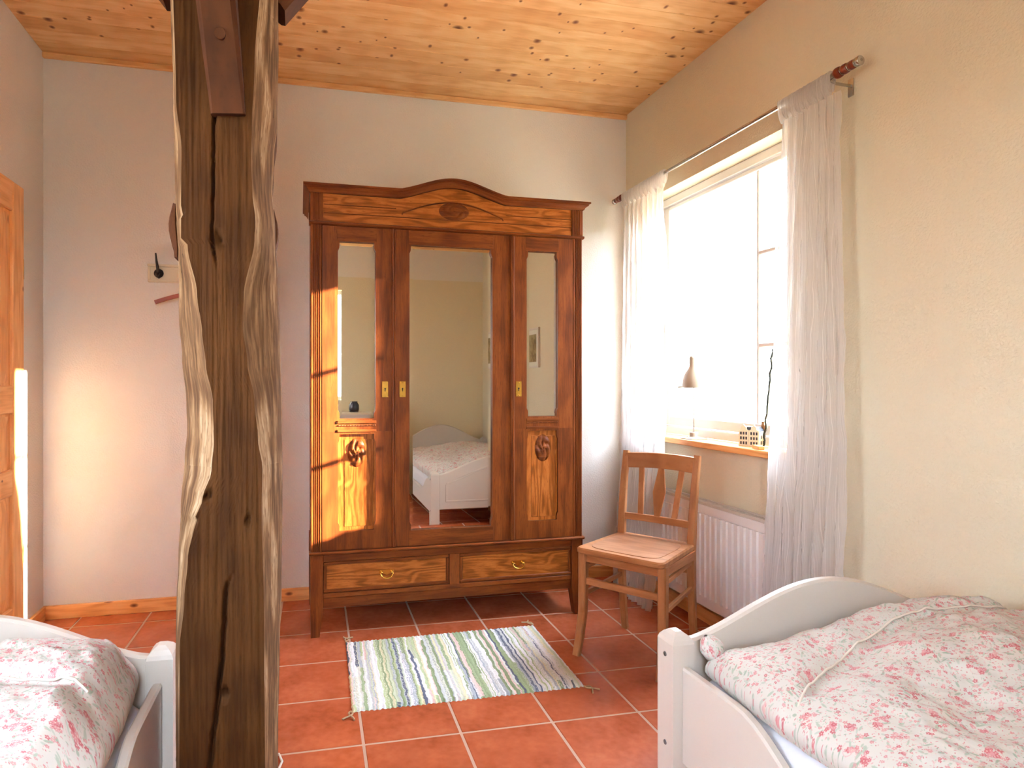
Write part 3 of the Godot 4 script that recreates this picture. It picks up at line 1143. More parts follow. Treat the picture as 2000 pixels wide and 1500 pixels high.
	for i in prof2.size():
		var row := []
		var ur := []
		for x in xs:
			var e := 0.0
			var ov: float = maxf(prof2[i].x, 0.0)
			var xx: float = x
			if x == 0.0:
				xx = -ov
			elif x == xs[80]:
				xx = W + ov
			row.append(Vector3(xx, crown_y(x) - 0.034 + prof2[i].y + e, prof2[i].x))
			ur.append(Vector2(x, i * 0.01))
		P.append(row)
		UV.append(ur)
	# flat facets across the profile, smooth along it
	for i in prof2.size() - 1:
		grid(st, [P[i], P[i + 1]], [UV[i], UV[i + 1]], false, Vector3(0, 0.25, 1) if i > 0 and i < prof2.size() - 2 else (Vector3.DOWN if i == 0 else Vector3.UP))
	# returns along both sides
	for s in 2:
		for i in range(1, prof2.size() - 1):
			var ov0: float = maxf(prof2[i].x, 0.0)
			var ov1: float = maxf(prof2[i + 1].x, 0.0)
			var xo := -1.0 if s == 0 else 1.0
			var xb := 0.0 if s == 0 else W
			var y0: float = 2.096 - 0.034 + prof2[i].y
			var y1: float = 2.096 - 0.034 + prof2[i + 1].y
			poly(st, [Vector3(xb + xo * ov0, y0, prof2[i].x), Vector3(xb + xo * ov1, y1, prof2[i + 1].x if i + 1 < prof2.size() - 1 else prof2[i].x), Vector3(xb + xo * ov1, y1, -D), Vector3(xb + xo * ov0, y0, -D)], Vector3(xo, 0.2, 0).normalized(), 2, Vector2(0.2, 0.4))
	obj("crown_moulding", st, M.oak, w)
	st = S()
	box(st, Vector3(0.0, 2.05, -D), Vector3(W, 2.085, -0.03), 0)
	obj("top_board", st, M.oak_dark, w)
	# carved arc with curled ends and the shell oval
	st = S()
	var arc := []
	for k in 31:
		var t := k / 30.0
		var x := lerpf(0.432, 0.932, t)
		arc.append(Vector3(x, 1.995 + 0.062 * sin(PI * t) - 0.0 * t, -0.004))
	arc.push_front(Vector3(0.428, 1.985, -0.004))
	arc.append(Vector3(0.936, 1.985, -0.004))
	tube(st, arc, 0.0038, 6)
	obj("carved_arc", st, M.oak_dark, w)
	rosette(w, Vector3(0.684, 2.015, -0.006), 0.075, 0.043, true)
	rosette(w, Vector3(0.213, 0.852, -0.0115), 0.042, 0.068, false)
	rosette(w, Vector3(W - 0.213, 0.852, -0.012), 0.042, 0.068, false)
	# brass lock plates
	for x in [0.3465, 0.430, 1.0155]:
		st = S()
		box(st, Vector3(x - 0.015, 1.112, 0.0), Vector3(x + 0.015, 1.188, 0.0025), 1, 0.001)
		for y in [1.118, 1.182]:
			lathe(st, Vector3(x, y, 0.0025), [Vector2(0.003, 0), Vector2(0.002, 0.0015), Vector2(0.0, 0.002)], 8, Basis(Vector3.RIGHT, PI / 2))
		var pl := obj("lock_plate", st, M.brass, w)
		st = S()
		tube(st, [Vector3(x, 1.153, 0.0024), Vector3(x, 1.153, 0.0032)], 0.004, 10)
		box(st, Vector3(x - 0.0018, 1.140, 0.0024), Vector3(x + 0.0018, 1.152, 0.0032))
		obj("keyhole", st, M.keyhole, pl)

func crown_y(x: float) -> float:
	# top line of the crown: level with a segmental arch in the middle
	var t := (x - 0.6825) / 0.2625
	if absf(t) >= 1.0:
		return 2.096
	return 2.096 + 0.066 * (0.5 + 0.5 * cos(PI * t)) * 0.55 + 0.066 * (1.0 - t * t) * 0.45

func frame4(st: SurfaceTool, x0: float, x1: float, y0: float, y1: float, wd: float, z0: float, z1: float, b: float) -> void:
	box(st, Vector3(x0, y0, z0), Vector3(x1, y0 + wd, z1), 0, b)
	box(st, Vector3(x0, y1 - wd, z0), Vector3(x1, y1, z1), 0, b)
	box(st, Vector3(x0, y0 + wd, z0), Vector3(x0 + wd, y1 - wd, z1), 1, b)
	box(st, Vector3(x1 - wd, y0 + wd, z0), Vector3(x1, y1 - wd, z1), 1, b)

func drop_handle(parent: Node3D, at: Vector3) -> void:
	var h := Node3D.new()
	h.name = "drop_handle"
	parent.add_child(h, true)
	h.position = at
	var st := S()
	slab(st, PackedVector2Array([Vector2(-0.036, 0.018), Vector2(0.036, 0.018), Vector2(0.036, 0.004), Vector2(0.028, -0.004), Vector2(0.016, 0.0), Vector2(0, -0.008), Vector2(-0.016, 0.0), Vector2(-0.028, -0.004), Vector2(-0.036, 0.004)]), 0.0, 0.0025, 0.0006, front)
	obj("back_plate", st, M.brass, h)
	for x in [-0.024, 0.024]:
		st = S()
		lathe(st, Vector3(x, 0.006, 0.002), [Vector2(0.006, 0), Vector2(0.005, 0.006), Vector2(0.0065, 0.010), Vector2(0.004, 0.014), Vector2(0, 0.015)], 12, Basis(Vector3.RIGHT, PI / 2))
		obj("post", st, M.brass, h)
	st = S()
	var pts := []
	var rad := []
	for k in 17:
		var a := PI * k / 16.0
		pts.append(Vector3(-0.030 * cos(a), 0.006 - 0.024 * sin(a), 0.012 + 0.006 * sin(a)))
		rad.append(0.0022 + 0.0022 * sin(a))
	tube(st, pts, rad, 8)
	obj("bail", st, M.brass, h)

func shouldered(x0: float, x1: float, y0: float, y1: float, s: float, hgt: float, both: bool) -> PackedVector2Array:
	# opening with small curved shoulders in the corners
	var p := PackedVector2Array()
	var q := [[x0, y0, 1, 1], [x1, y0, -1, 1], [x1, y1, -1, -1], [x0, y1, 1, -1]]
	for i in 4:
		var c: Array = q[i]
		var pts := [Vector2(c[0] + c[2] * s, c[1]), Vector2(c[0] + c[2] * s, c[1] + c[3] * hgt * 0.55), Vector2(c[0] + c[2] * s * 0.7, c[1] + c[3] * hgt * 0.75), Vector2(c[0] + c[2] * s * 0.25, c[1] + c[3] * hgt * 0.9), Vector2(c[0], c[1] + c[3] * hgt)]
		if not both and i < 2:
			pts = [Vector2(c[0], c[1])]
			p.append(pts[0])
			continue
		if i % 2 == 0:
			pts.reverse()
		for v in pts:
			p.append(v)
	return p

func ring_faces(st: SurfaceTool, outer: PackedVector2Array, hole: PackedVector2Array, z0: float, z1: float, g: int, off: Vector2) -> void:
	# front face of a frame with a hole, plus the inner edges and outer edges
	var h := hole.duplicate()
	# cut into a left and a right half so that each is a simple polygon
	var lo := hole[0]
	var hi := hole[0]
	for v in hole:
		lo = lo.min(v)
		hi = hi.max(v)
	var mx := (lo.x + hi.x) / 2.0
	var olo := outer[0]
	var ohi := outer[2]
	for s in 2:
		var clip := PackedVector2Array([Vector2(olo.x, olo.y), Vector2(mx, olo.y), Vector2(mx, ohi.y), Vector2(olo.x, ohi.y)]) if s == 0 else PackedVector2Array([Vector2(mx, olo.y), Vector2(ohi.x, olo.y), Vector2(ohi.x, ohi.y), Vector2(mx, ohi.y)])
		for piece in Geometry2D.clip_polygons(clip, h):
			var tr := Geometry2D.triangulate_polygon(piece)
			for k in range(0, tr.size(), 3):
				var p := []
				for q in 3:
					p.append(Vector3(piece[tr[k + q]].x, piece[tr[k + q]].y, z1))
				poly(st, p, Vector3(0, 0, 1), g, off)
	for i in hole.size():
		var a := hole[i]
		var b := hole[(i + 1) % hole.size()]
		var e := (b - a).normalized()
		var n := Vector2(-e.y, e.x)
		var mid := (a + b) / 2.0
		if n.dot((lo + hi) / 2.0 - mid) < 0:
			n = -n
		poly(st, [Vector3(a.x, a.y, z0), Vector3(b.x, b.y, z0), Vector3(b.x, b.y, z1), Vector3(a.x, a.y, z1)], Vector3(n.x, n.y, 0), g, off)
	for i in 4:
		var a := outer[i]
		var b := outer[(i + 1) % 4]
		var e := (b - a).normalized()
		var n := Vector2(e.y, -e.x)
		poly(st, [Vector3(a.x, a.y, z0), Vector3(b.x, b.y, z0), Vector3(b.x, b.y, z1), Vector3(a.x, a.y, z1)], Vector3(n.x, n.y, 0), g, off)

func door(w: Node3D, x0: float, x1: float, side: bool) -> void:
	var d := Node3D.new()
	d.name = "door"
	w.add_child(d, true)
	var y0 := 0.400
	var y1 := 1.912
	var st := S()
	var mx0: float
	var mx1: float
	var my0: float
	var my1 := 1.842
	if side:
		mx0 = x0 + 0.072
		mx1 = x1 - 0.076 if x0 < 0.5 else x1 - 0.044
		if x0 > 0.5:
			mx0 = x0 + 0.066
			mx1 = x1 - 0.081
		my0 = 1.012
	else:
		mx0 = x0 + 0.066
		mx1 = x1 - 0.093
		my0 = 0.474
	var hole := shouldered(mx0, mx1, my0, my1, 0.007, 0.042, true)
	var mid := 0.952
	if side:
		var outer := PackedVector2Array([Vector2(x0, mid), Vector2(x1, mid), Vector2(x1, y1), Vector2(x0, y1)])
		ring_faces(st, outer, hole, -0.022, 0.0, 1, roff())
		var outer2 := PackedVector2Array([Vector2(x0, y0), Vector2(x1, y0), Vector2(x1, mid), Vector2(x0, mid)])
		ring_faces(st, outer2, shouldered(mx0, mx1, 0.488, 0.940, 0.007, 0.042, true), -0.022, 0.0, 1, roff())
	else:
		ring_faces(st, PackedVector2Array([Vector2(x0, y0), Vector2(x1, y0), Vector2(x1, y1), Vector2(x0, y1)]), hole, -0.022, 0.0, 1, roff())
	obj("door_frame", st, M.oak, d)
	# rails laid over the stiles so that their grain runs across
	for r in ([[my1 + 0.001, y1]] if side else [[my1 + 0.001, y1], [y0, my0 - 0.001]]):
		st = S()
		box(st, Vector3(mx0 - 0.004, r[0], -0.010), Vector3(mx1 + 0.004, r[1], 0.0012), 0, 0.0008)
		obj("door_rail", st, M.oak, d)
	# mirror: flat field and bevelled margins
	st = S()
	var b := 0.018
	var z := -0.013
	var dz := 0.0010
	var a0 := Vector2(mx0 - 0.003, my0 - 0.003)
	var a1 := Vector2(mx1 + 0.003, my1 + 0.003)
	var I := [Vector3(mx0 + b, my0 + b, z), Vector3(mx1 - b, my0 + b, z), Vector3(mx1 - b, my1 - b, z), Vector3(mx0 + b, my1 - b, z)]
	var E := [Vector3(a0.x, a0.y, z - dz), Vector3(a1.x, a0.y, z - dz), Vector3(a1.x, a1.y, z - dz), Vector3(a0.x, a1.y, z - dz)]
	poly(st, I, Vector3(0, 0, 1))
	for k in 4:
		var k2 := (k + 1) % 4
		var n: Vector3 = (I[k2] - E[k]).cross(I[k] - E[k2]).normalized()
		if n.z < 0:
			n = -n
		poly(st, [E[k], E[k2], I[k2], I[k]], n)
	obj("mirror", st, M.mirror, d)
	if side:
		# lower panel with a raised field
		st = S()
		box(st, Vector3(mx0 - 0.004, 0.480, -0.020), Vector3(mx1 + 0.004, 0.946, -0.013), 1)
		box(st, Vector3(mx0 + 0.030, 0.505, -0.014), Vector3(mx1 - 0.012, 0.915, -0.0115), 1, 0.002)
		obj("lower_panel", st, M.oak_light, d)
		st = S()
		box(st, Vector3(mx0 - 0.002, 0.950, 0.0), Vector3(mx1 + 0.002, 0.962, 0.004), 0, 0.001)
		box(st, Vector3(mx0 - 0.002, 0.990, 0.0), Vector3(mx1 + 0.002, 1.004, 0.004), 0, 0.001)
		obj("cross_moulding", st, M.oak, d)
		var bead := SphereMesh.new()
		bead.radius = 0.0034
		bead.height = 0.0068
		bead.radial_segments = 8
		bead.rings = 4
		var row := S()
		var nb := 24
		for k in nb:
			row.append_from(bead, 0, Transform3D(Basis.IDENTITY, Vector3(lerpf(mx0 + 0.004, mx1 - 0.004, k / float(nb - 1)), 0.981, 0.001)))
		var pr := obj("pearl_moulding", row, M.oak, d)
		pr.set_meta("kind", "stuff")

func rosette(w: Node3D, at: Vector3, rx: float, ry: float, shell: bool) -> void:
	# carved oval: low dome with lobes cut by grooves
	var st := S()
	var P := []
	var UV := []
	var rings := 14
	var segs := 72
	for i in rings + 1:
		var row := []
		var ur := []
		var t := i / float(rings)
		for k in segs + 1:
			var a := TAU * (k % segs) / segs
			var h := 0.009 * sqrt(maxf(0.0, 1.0 - pow(t, 4)))
			if shell:
				if sin(a) > 0.0:
					h -= 0.0028 * (0.5 + 0.5 * cos(a * 30.0)) * smoothstep(0.45, 0.8, t)
				h -= 0.0035 * pow(absf(sin(a * 2.0 + t * 7.0)), 6.0) * smoothstep(0.15, 0.5, t)
			else:
				h -= 0.006 * pow(0.5 + 0.5 * cos(a * 5.0 + t * 6.0), 2.0) * smoothstep(0.1, 0.4, t)
			h -= 0.0025 * pow(0.5 + 0.5 * cos(t * 14.0), 4.0)
			row.append(at + Vector3(cos(a) * rx * t, sin(a) * ry * t, maxf(h, 0.0) + 0.0005))
			ur.append(Vector2(cos(a) * t * 0.1, sin(a) * t * 0.1))
		P.append(row)
		UV.append(ur)
	grid(st, P, UV, true, Vector3(0, 0, 1))
	obj("carved_rosette", st, M.oak_dark, w)

# ================================================================= old timber post
func curve(tab: Array, y: float) -> float:
	# table of (picture row, picture column), smooth between entries
	if y <= tab[0][0]:
		return tab[0][1]
	for i in tab.size() - 1:
		if y <= tab[i + 1][0]:
			var t: float = (y - tab[i][0]) / (tab[i + 1][0] - tab[i][0])
			t = t * t * (3.0 - 2.0 * t)
			return lerpf(tab[i][1], tab[i + 1][1], t)
	return tab[tab.size() - 1][1]

func px_to_x(px: float, z: float) -> float:
	# where a picture column meets the upright plane at depth z
	var a := atan((875.0 - 586.5) / F_PX)
	var u := (px - 875.0) / F_PX
	var d := Vector2(sin(a) + u * cos(a), -cos(a) + u * sin(a))
	return d.x * z / d.y

func build_timber() -> void:
	var post := thing("timber_post", "crooked old oak post with split front and pale waney edges", "post")
	var ZFR := -1.42
	var ZSD := -1.49
	var ZBK := -1.66
	var left := [[0, 335], [245, 341], [430, 345], [500, 350], [625, 350], [700, 356], [782, 364], [835, 366], [887, 361], [975, 354], [1080, 350], [1150, 346], [1500, 346]]
	var right := [[0, 543], [105, 544], [245, 542], [315, 535], [385, 532], [455, 538], [555, 543], [660, 547], [800, 551], [975, 552], [1150, 550], [1255, 546], [1430, 543], [1500, 543]]
	var fr := [[0, 509], [175, 497], [280, 492], [350, 490], [402, 493], [455, 499], [485, 497], [590, 476], [642, 474], [712, 483], [782, 497], [852, 504], [905, 513], [975, 511], [1185, 516], [1500, 518]]
	var fl := [[0, 337], [245, 344], [332, 354], [420, 353], [490, 353], [502, 366], [590, 385], [660, 395], [712, 402], [782, 416], [852, 418], [905, 413], [957, 395], [992, 381], [1062, 367], [1132, 360], [1220, 351], [1500, 350]]
	var n := FastNoiseLite.new()
	n.seed = 3
	n.frequency = 1.0
	var rows := 190
	# three skins: hewn front, waney left and waney right; back and sides close the shaft
	var Pf := []
	var Pl := []
	var Pr := []
	var Pb := []
	var Uf := []
	var Ul := []
	var Ur := []
	var Ub := []
	var crack := [[175, 417], [224, 418], [330, 417], [430, 416], [490, 414], [540, 424]]
	var crack2 := [[1080, 462], [1122, 441], [1220, 436], [1325, 425], [1400, 414], [1500, 400]]
	for i in rows + 1:
		var Y := lerpf(0.0, 2.618, i / float(rows))
		# picture row of this height at the front face
		var py := 748.0 + (1.18 - Y) * F_PX / 1.46
		var xl := px_to_x(curve(left, py), ZSD)
		var xr := px_to_x(curve(right, py), ZSD)
		var xa := px_to_x(curve(fl, py), ZFR)
		var xb := px_to_x(curve(fr, py), ZFR)
		xa = maxf(xa, xl + 0.004)
		xb = minf(xb, xr - 0.012)
		var rf := []
		var uf := []
		var nf := 90
		for k in nf + 1:
			var t := k / float(nf)
			var x := lerpf(xa, xb, t)
			var z := ZFR + 0.004 * n.get_noise_2d(x * 9.0, Y * 1.6) + 0.0022 * n.get_noise_2d(x * 70.0, Y * 2.2)
			for cr in [[crack, 172.0, 545.0, 2.6], [crack2, 1085.0, 1510.0, 4.4]]:
				if py > cr[1] and py < cr[2]:
					var cx := px_to_x(curve(cr[0], py) + 3.0 * n.get_noise_1d(Y * 26.0), ZFR)
					var e: float = absf(x - cx) / (0.0008 * cr[3])
					var amt := smoothstep(cr[1], cr[1] + 60.0, py) * (1.0 - smoothstep(cr[2] - 40.0, cr[2], py) * (1.0 if cr[2] < 1000.0 else 0.0))
					z -= 0.03 * amt * exp(-e * e)
			for hole in [[438.0, 1308.0, 0.0085], [484.0, 997.0, 0.005], [387.0, 945.0, 0.010], [405.0, 951.0, 0.007], [354.0, 441.0, 0.006], [381.0, 997.0, 0.004], [424.0, 488.0, 0.010]]:
				var dx := x - px_to_x(hole[0], ZFR)
				var dy: float = (py - hole[1]) * 1.46 / F_PX
				var e2: float = (dx * dx + dy * dy) / (hole[2] * hole[2])
				z -= 0.028 * exp(-e2 * e2)
			rf.append(Vector3(x, Y, z))
			uf.append(Vector2(Y, x * 1.0))
		var rl := []
		var ul := []
		var rr := []
		var ur := []
		var ns := 26
		for k in ns + 1:
			var t := k / float(ns)
			# quarter-round wane from the hewn face to the side
			var zz := lerpf(rf[0].z, ZSD, t)
			var gl := 0.0032 * n.get_noise_2d(Y * 2.0 + 9.0, t * 22.0) * sin(PI * t) * 2.0 + 0.003 * n.get_noise_2d(Y * 14.0, t * 40.0) * sin(PI * t)
			var bow := sin(t * PI / 2.0)
			rl.append(Vector3(lerpf(xa, xl, bow) - gl * 0.6, Y, zz - gl))
			ul.append(Vector2(Y, 3.0 + t * 0.12))
			var z2 := lerpf(rf[nf].z, ZSD, t)
			var g2 := 0.0034 * n.get_noise_2d(Y * 2.2 + 40.0, t * 20.0) * sin(PI * t) * 2.0 + 0.003 * n.get_noise_2d(Y * 15.0 + 7.0, t * 44.0) * sin(PI * t)
			rr.append(Vector3(lerpf(xb, xr, bow) + g2 * 0.6, Y, z2 - g2))
			ur.append(Vector2(Y, 5.0 + t * 0.12))
		rl.reverse()
		ul.reverse()
		var back := [Vector3(xr, Y, ZSD), Vector3(xr - 0.006, Y, ZBK + 0.03), Vector3(xr - 0.03, Y, ZBK), Vector3(xl + 0.03, Y, ZBK), Vector3(xl + 0.006, Y, ZBK + 0.03), Vector3(xl, Y, ZSD)]
		var ub := []
		for k in back.size():
			ub.append(Vector2(Y, 7.0 + k * 0.1))
		Pf.append(rf)
		Uf.append(uf)
		Pl.append(rl)
		Ul.append(ul)
		Pr.append(rr)
		Ur.append(ur)
		Pb.append(back)
		Ub.append(ub)
	var st := S()
	grid(st, Pf, Uf, false, Vector3(0, 0, 1))
	grid(st, Pb, Ub, false, Vector3(0, 0, -1))
	obj("hewn_shaft", st, M.timber, post)
	st = S()
	grid(st, Pl, Ul, false, Vector3(-1, 0, 1))
	obj("waney_edge", st, M.wane, post)
	st = S()
	grid(st, Pr, Ur, false, Vector3(1, 0, 1))
	obj("waney_edge", st, M.wane, post)
	# loose bark strips on the flanks
	for s in 2:
		st = S()
		var xq := px_to_x(344.0 if s == 0 else 534.0, ZSD - 0.03)
		var pts := []
		var ww := []
		for k in 9:
			var t := k / 8.0
			pts.append(Vector3(xq + (0.004 if s == 0 else -0.004) * cos(t * 5.0), lerpf(1.46, 1.58, t), ZSD - 0.03))
			ww.append(0.004 + 0.012 * sin(PI * clampf(t, 0.08, 0.92)))
		bar(st, pts, ww, 0.05, Vector3(1, 0, 0))
		obj("bark_strip", st, M.brace, post)
	# braces: one towards the viewer, one to each side
	st = S()
	bar(st, [Vector3(-0.150, 1.755, ZFR + 0.004), Vector3(-0.156, 1.83, ZFR + 0.012), Vector3(-0.170, 2.00, ZFR + 0.055), Vector3(-0.186, 2.30, ZFR + 0.24), Vector3(-0.19, 2.60, ZFR + 0.52)], [0.070, 0.074, 0.078, 0.08, 0.08], [0.03, 0.05, 0.085, 0.11, 0.11], Vector3(1, 0, 0))
	var fb := obj("brace", st, M.brace, post)
	st = S()
	tube(st, [Vector3(-0.160, 1.905, ZFR + 0.02), Vector3(-0.160, 1.895, ZFR + 0.069)], 0.011, 12)
	obj("peg", st, M.brace, fb)
	for s in [-1.0, 1.0]:
		st = S()
		var xe := -0.285 if s < 0 else -0.055
		bar(st, [Vector3(xe + s * -0.02, 2.085, -1.55), Vector3(xe + s * 0.03, 2.15, -1.55), Vector3(xe + s * 0.22, 2.39, -1.55), Vector3(xe + s * 0.37, 2.585, -1.55)], 0.09, 0.10, Vector3(0, 0, 1))
		obj("brace", st, M.brace, post)
	# ceiling beams carried by the post, above the picture
	st = S()
	box(st, Vector3(XL, 2.62, -1.65), Vector3(XR, HC - 0.001, -1.45), 0, 0.008)
	var bm := obj("ceiling_beam", st, M.brace)
	tag(bm, "dark oak beam under the boards from wall to wall", "beam")
	st = S()
	box(st, Vector3(-0.29, 2.62, -1.449), Vector3(-0.09, HC - 0.001, ZF), 2, 0.008)
	bm = obj("ceiling_beam", st, M.brace)
	tag(bm, "dark oak beam running from the post to the tan wall", "beam")
	# white cable on the floor behind the post
	st = S()
	tube(st, [Vector3(-0.20, 0.004, -2.01), Vector3(-0.12, 0.004, -2.06), Vector3(-0.065, 0.004, -2.05), Vector3(-0.055, 0.004, -2.01), Vector3(-0.064, 0.004, -1.97), Vector3(-0.075, 0.004, -1.90), Vector3(-0.12, 0.004, -1.80)], 0.004, 8)
	var cb := obj("cable", st, M.cable)
	tag(cb, "thin white cable on the tiles at the foot of the post", "cable")

# ================================================================= beds
func build_bed(s: int) -> void:
	# s = 1: bed by the window wall; s = -1: bed by the door wall (mirrored)
	var W := 1.0 if s == 1 else 0.90
	var L := 2.05
	var m := float(s)
	var b := thing("bed_frame", "white painted bed frame with arched ends under the window wall" if s == 1 else "white painted bed frame with arched ends beside the oak post", "bed", Vector3(0.925, 0, -1.49) if s == 1 else Vector3(-0.300, 0, -1.705), deg_to_rad(0.6 if s == 1 else 1.2) * m, "arched white beds")
	var st: SurfaceTool
	var pw := 0.062
	for ex in 2:
		for ez in 2:
			st = S()
			var H := 0.535 if ez == 0 else 0.60
			var x0: float = 0.0 if ex == 0 else W - pw
			var z0: float = 0.0 if ez == 0 else L - 0.07
			post_shape(st, m * x0, m * (x0 + pw), z0, z0 + 0.07, H)
			var p := obj("bed_post", st, M.white_paint, b)
			if ex == 0:
				for y in [0.475, 0.245]:
					st = S()
					lathe(st, Vector3(0, y, z0 + 0.035), [Vector2(0.0065, 0.0), Vector2(0.006, 0.0018), Vector2(0.003, 0.0022), Vector2(0, 0.0010)], 12, Basis(Vector3(0, 0, 1), PI / 2 * m))
					obj("bolt", st, M.bolt, p)
	for ez in 2:
		st = S()
		var bot := 0.25 if ez == 0 else 0.24
		var sh := 0.51 if ez == 0 else 0.575
		var pk := 0.636 if ez == 0 else 0.74
		var o := PackedVector2Array()
		o.append(Vector2(m * pw, bot))
		o.append(Vector2(m * (W - pw), bot))
		var nn := 40
		for k in nn + 1:
			var t := 1.0 - k / float(nn)
			var x := lerpf(pw, W - pw, t)
			var e := 0.5 - 0.5 * cos(TAU * t)
			o.append(Vector2(m * x, sh + (pk - sh) * pow(e, 0.72)))
		var zc := 0.022 if ez == 0 else L - 0.05
		slab(st, o, zc, zc + 0.028, 0.006, front, 0)
		var board := obj("foot_board" if ez == 0 else "head_board", st, M.white_paint, b)
		# planted panel lines on the outer face
		st = S()
		var zo := zc if ez == 0 else zc + 0.028
		var zs := -0.004 if ez == 0 else 0.004
		box(st, Vector3(m * (pw + 0.05), bot + 0.055, zo), Vector3(m * (W - pw - 0.05), bot + 0.067, zo + zs), 0, 0.001)
		box(st, Vector3(m * (pw + 0.05), bot + 0.067, zo), Vector3(m * (pw + 0.062), sh - 0.075, zo + zs), 1, 0.001)
		box(st, Vector3(m * (W - pw - 0.062), bot + 0.067, zo), Vector3(m * (W - pw - 0.05), sh - 0.075, zo + zs), 1, 0.001)
		var top := []
		for k in 21:
			var t := k / 20.0
			top.append(Vector3(m * lerpf(pw + 0.056, W - pw - 0.056, t), sh - 0.075 + (pk - sh) * pow(0.5 - 0.5 * cos(TAU * lerpf(0.05, 0.95, t)), 0.9), zo + zs * 0.4))
		bar(st, top, 0.006, 0.012, Vector3(0, 0, 1))
		obj("panel_moulding", st, M.white_paint, board)
	for ex in 2:
		st = S()
		var o := PackedVector2Array()
		var hi := 0.452
		var lo := 0.335
		o.append(Vector2(0.07, 0.205))
		o.append(Vector2(L - 0.07, 0.205))
		var zs := []
		for k in 61:
			var z := lerpf(L - 0.07, 0.07, k / 60.0)
			var e := minf(z, L - z)
			var t := clampf((e - 0.27) / 0.28, 0.0, 1.0)
			o.append(Vector2(z, lerpf(hi, lo, t * t * (3.0 - 2.0 * t))))
		var x0 := 0.024 if ex == 0 else W - 0.048
		slab(st, o, x0, x0 + 0.024, 0.005, func(x, y, d): return Vector3(m * d, y, x), 0)
		obj("side_rail", st, M.white_paint, b)
	# slatted base
	for k in 12:
		st = S()
		var z := 0.14 + k * 0.16
		box(st, Vector3(m * 0.048, 0.232, z), Vector3(m * (W - 0.048), 0.247, z + 0.07), 0, 0.002)
		obj("slat", st, M.pine, b)
	# mattress in a white sheet
	st = S()
	rounded_block(st, m * 0.055, m * (W - 0.055), 0.248, 0.435, 0.075, L - 0.085, 0.045)
	var mt := obj("mattress", st, M.sheet)
	mt.position = b.position
	mt.rotation = b.rotation
	tag(mt, "mattress in a white sheet on the bed by the window wall" if s == 1 else "mattress in a white sheet on the bed beside the oak post", "mattress", "sheeted mattresses")
	duvet(s, W, L, b)

func post_shape(st: SurfaceTool, x0: float, x1: float, z0: float, z1: float, H: float) -> void:
	# square post with a rounded-over top
	var a := Vector2(minf(x0, x1), z0)
	var c := Vector2(maxf(x0, x1), z1)
	var lv := [[0.0, 0.0], [H - 0.028, 0.0], [H - 0.018, 0.003], [H - 0.008, 0.011], [H, 0.022]]
	var off := roff()
	for i in lv.size() - 1:
		var r0 := quad_ring(a, c, lv[i][1], lv[i][0])
		var r1 := quad_ring(a, c, lv[i + 1][1], lv[i + 1][0])
		for k in 4:
			var k2 := (k + 1) % 4
			var n: Vector3 = (r1[k2] - r0[k]).cross(r1[k] - r0[k2]).normalized()
			var mid: Vector3 = (r0[k] + r0[k2]) / 2.0 - Vector3((a.x + c.x) / 2.0, r0[k].y, (a.y + c.y) / 2.0)
			if n.dot(mid) < 0:
				n = -n
			poly(st, [r0[k], r0[k2], r1[k2], r1[k]], n, 1, off)
	poly(st, quad_ring(a, c, lv[4][1], H), Vector3.UP, 0, off)
	poly(st, quad_ring(a, c, 0.0, 0.0), Vector3.DOWN, 0, off)

func quad_ring(a: Vector2, c: Vector2, i: float, y: float) -> Array:
	return [Vector3(a.x + i, y, a.y + i), Vector3(c.x - i, y, a.y + i), Vector3(c.x - i, y, c.y - i), Vector3(a.x + i, y, c.y - i)]

func rounded_block(st: SurfaceTool, x0: float, x1: float, y0: float, y1: float, z0: float, z1: float, r: float) -> void:
	var cx := (x0 + x1) / 2.0
	var cz := (z0 + z1) / 2.0
	var hx := absf(x1 - x0) / 2.0
	var hz := (z1 - z0) / 2.0
	var P := []
	var UV := []
	var lv := []
	for k in 5:
		var a := PI / 2.0 * k / 4.0
		lv.append([r - r * sin(a), y0 + r - r * cos(a)])
	for k in 5:
		var a := PI / 2.0 * k / 4.0
		lv.append([r - r * cos(a), y1 - r + r * sin(a)])
	lv.push_front([minf(hx, hz) * 0.98, y0])
	lv.append([minf(hx, hz) * 0.98, y1])
	for l in lv:
		var row := []
		var ur := []
		var i: float = l[0]
		var cr := 0.05
		var ax := maxf(hx - i, 0.004)
		var az := maxf(hz - i, 0.004)
		cr = minf(cr, minf(ax, az))
		for q in 4:
			for k in 7:
				var a := PI / 2.0 * (q + k / 6.0)
				var sx := 1.0 if q == 0 or q == 3 else -1.0
				var sz := 1.0 if q < 2 else -1.0
				row.append(Vector3(cx + sx * (ax - cr) + cr * cos(a), l[1], cz + sz * (az - cr) + cr * sin(a)))
				ur.append(Vector2(row[row.size() - 1].x, row[row.size() - 1].z))
		row.append(row[0])
		ur.append(ur[0])
		P.append(row)
		UV.append(ur)
	grid(st, P, UV, true, Vector3.ZERO, true)

var dn: FastNoiseLite

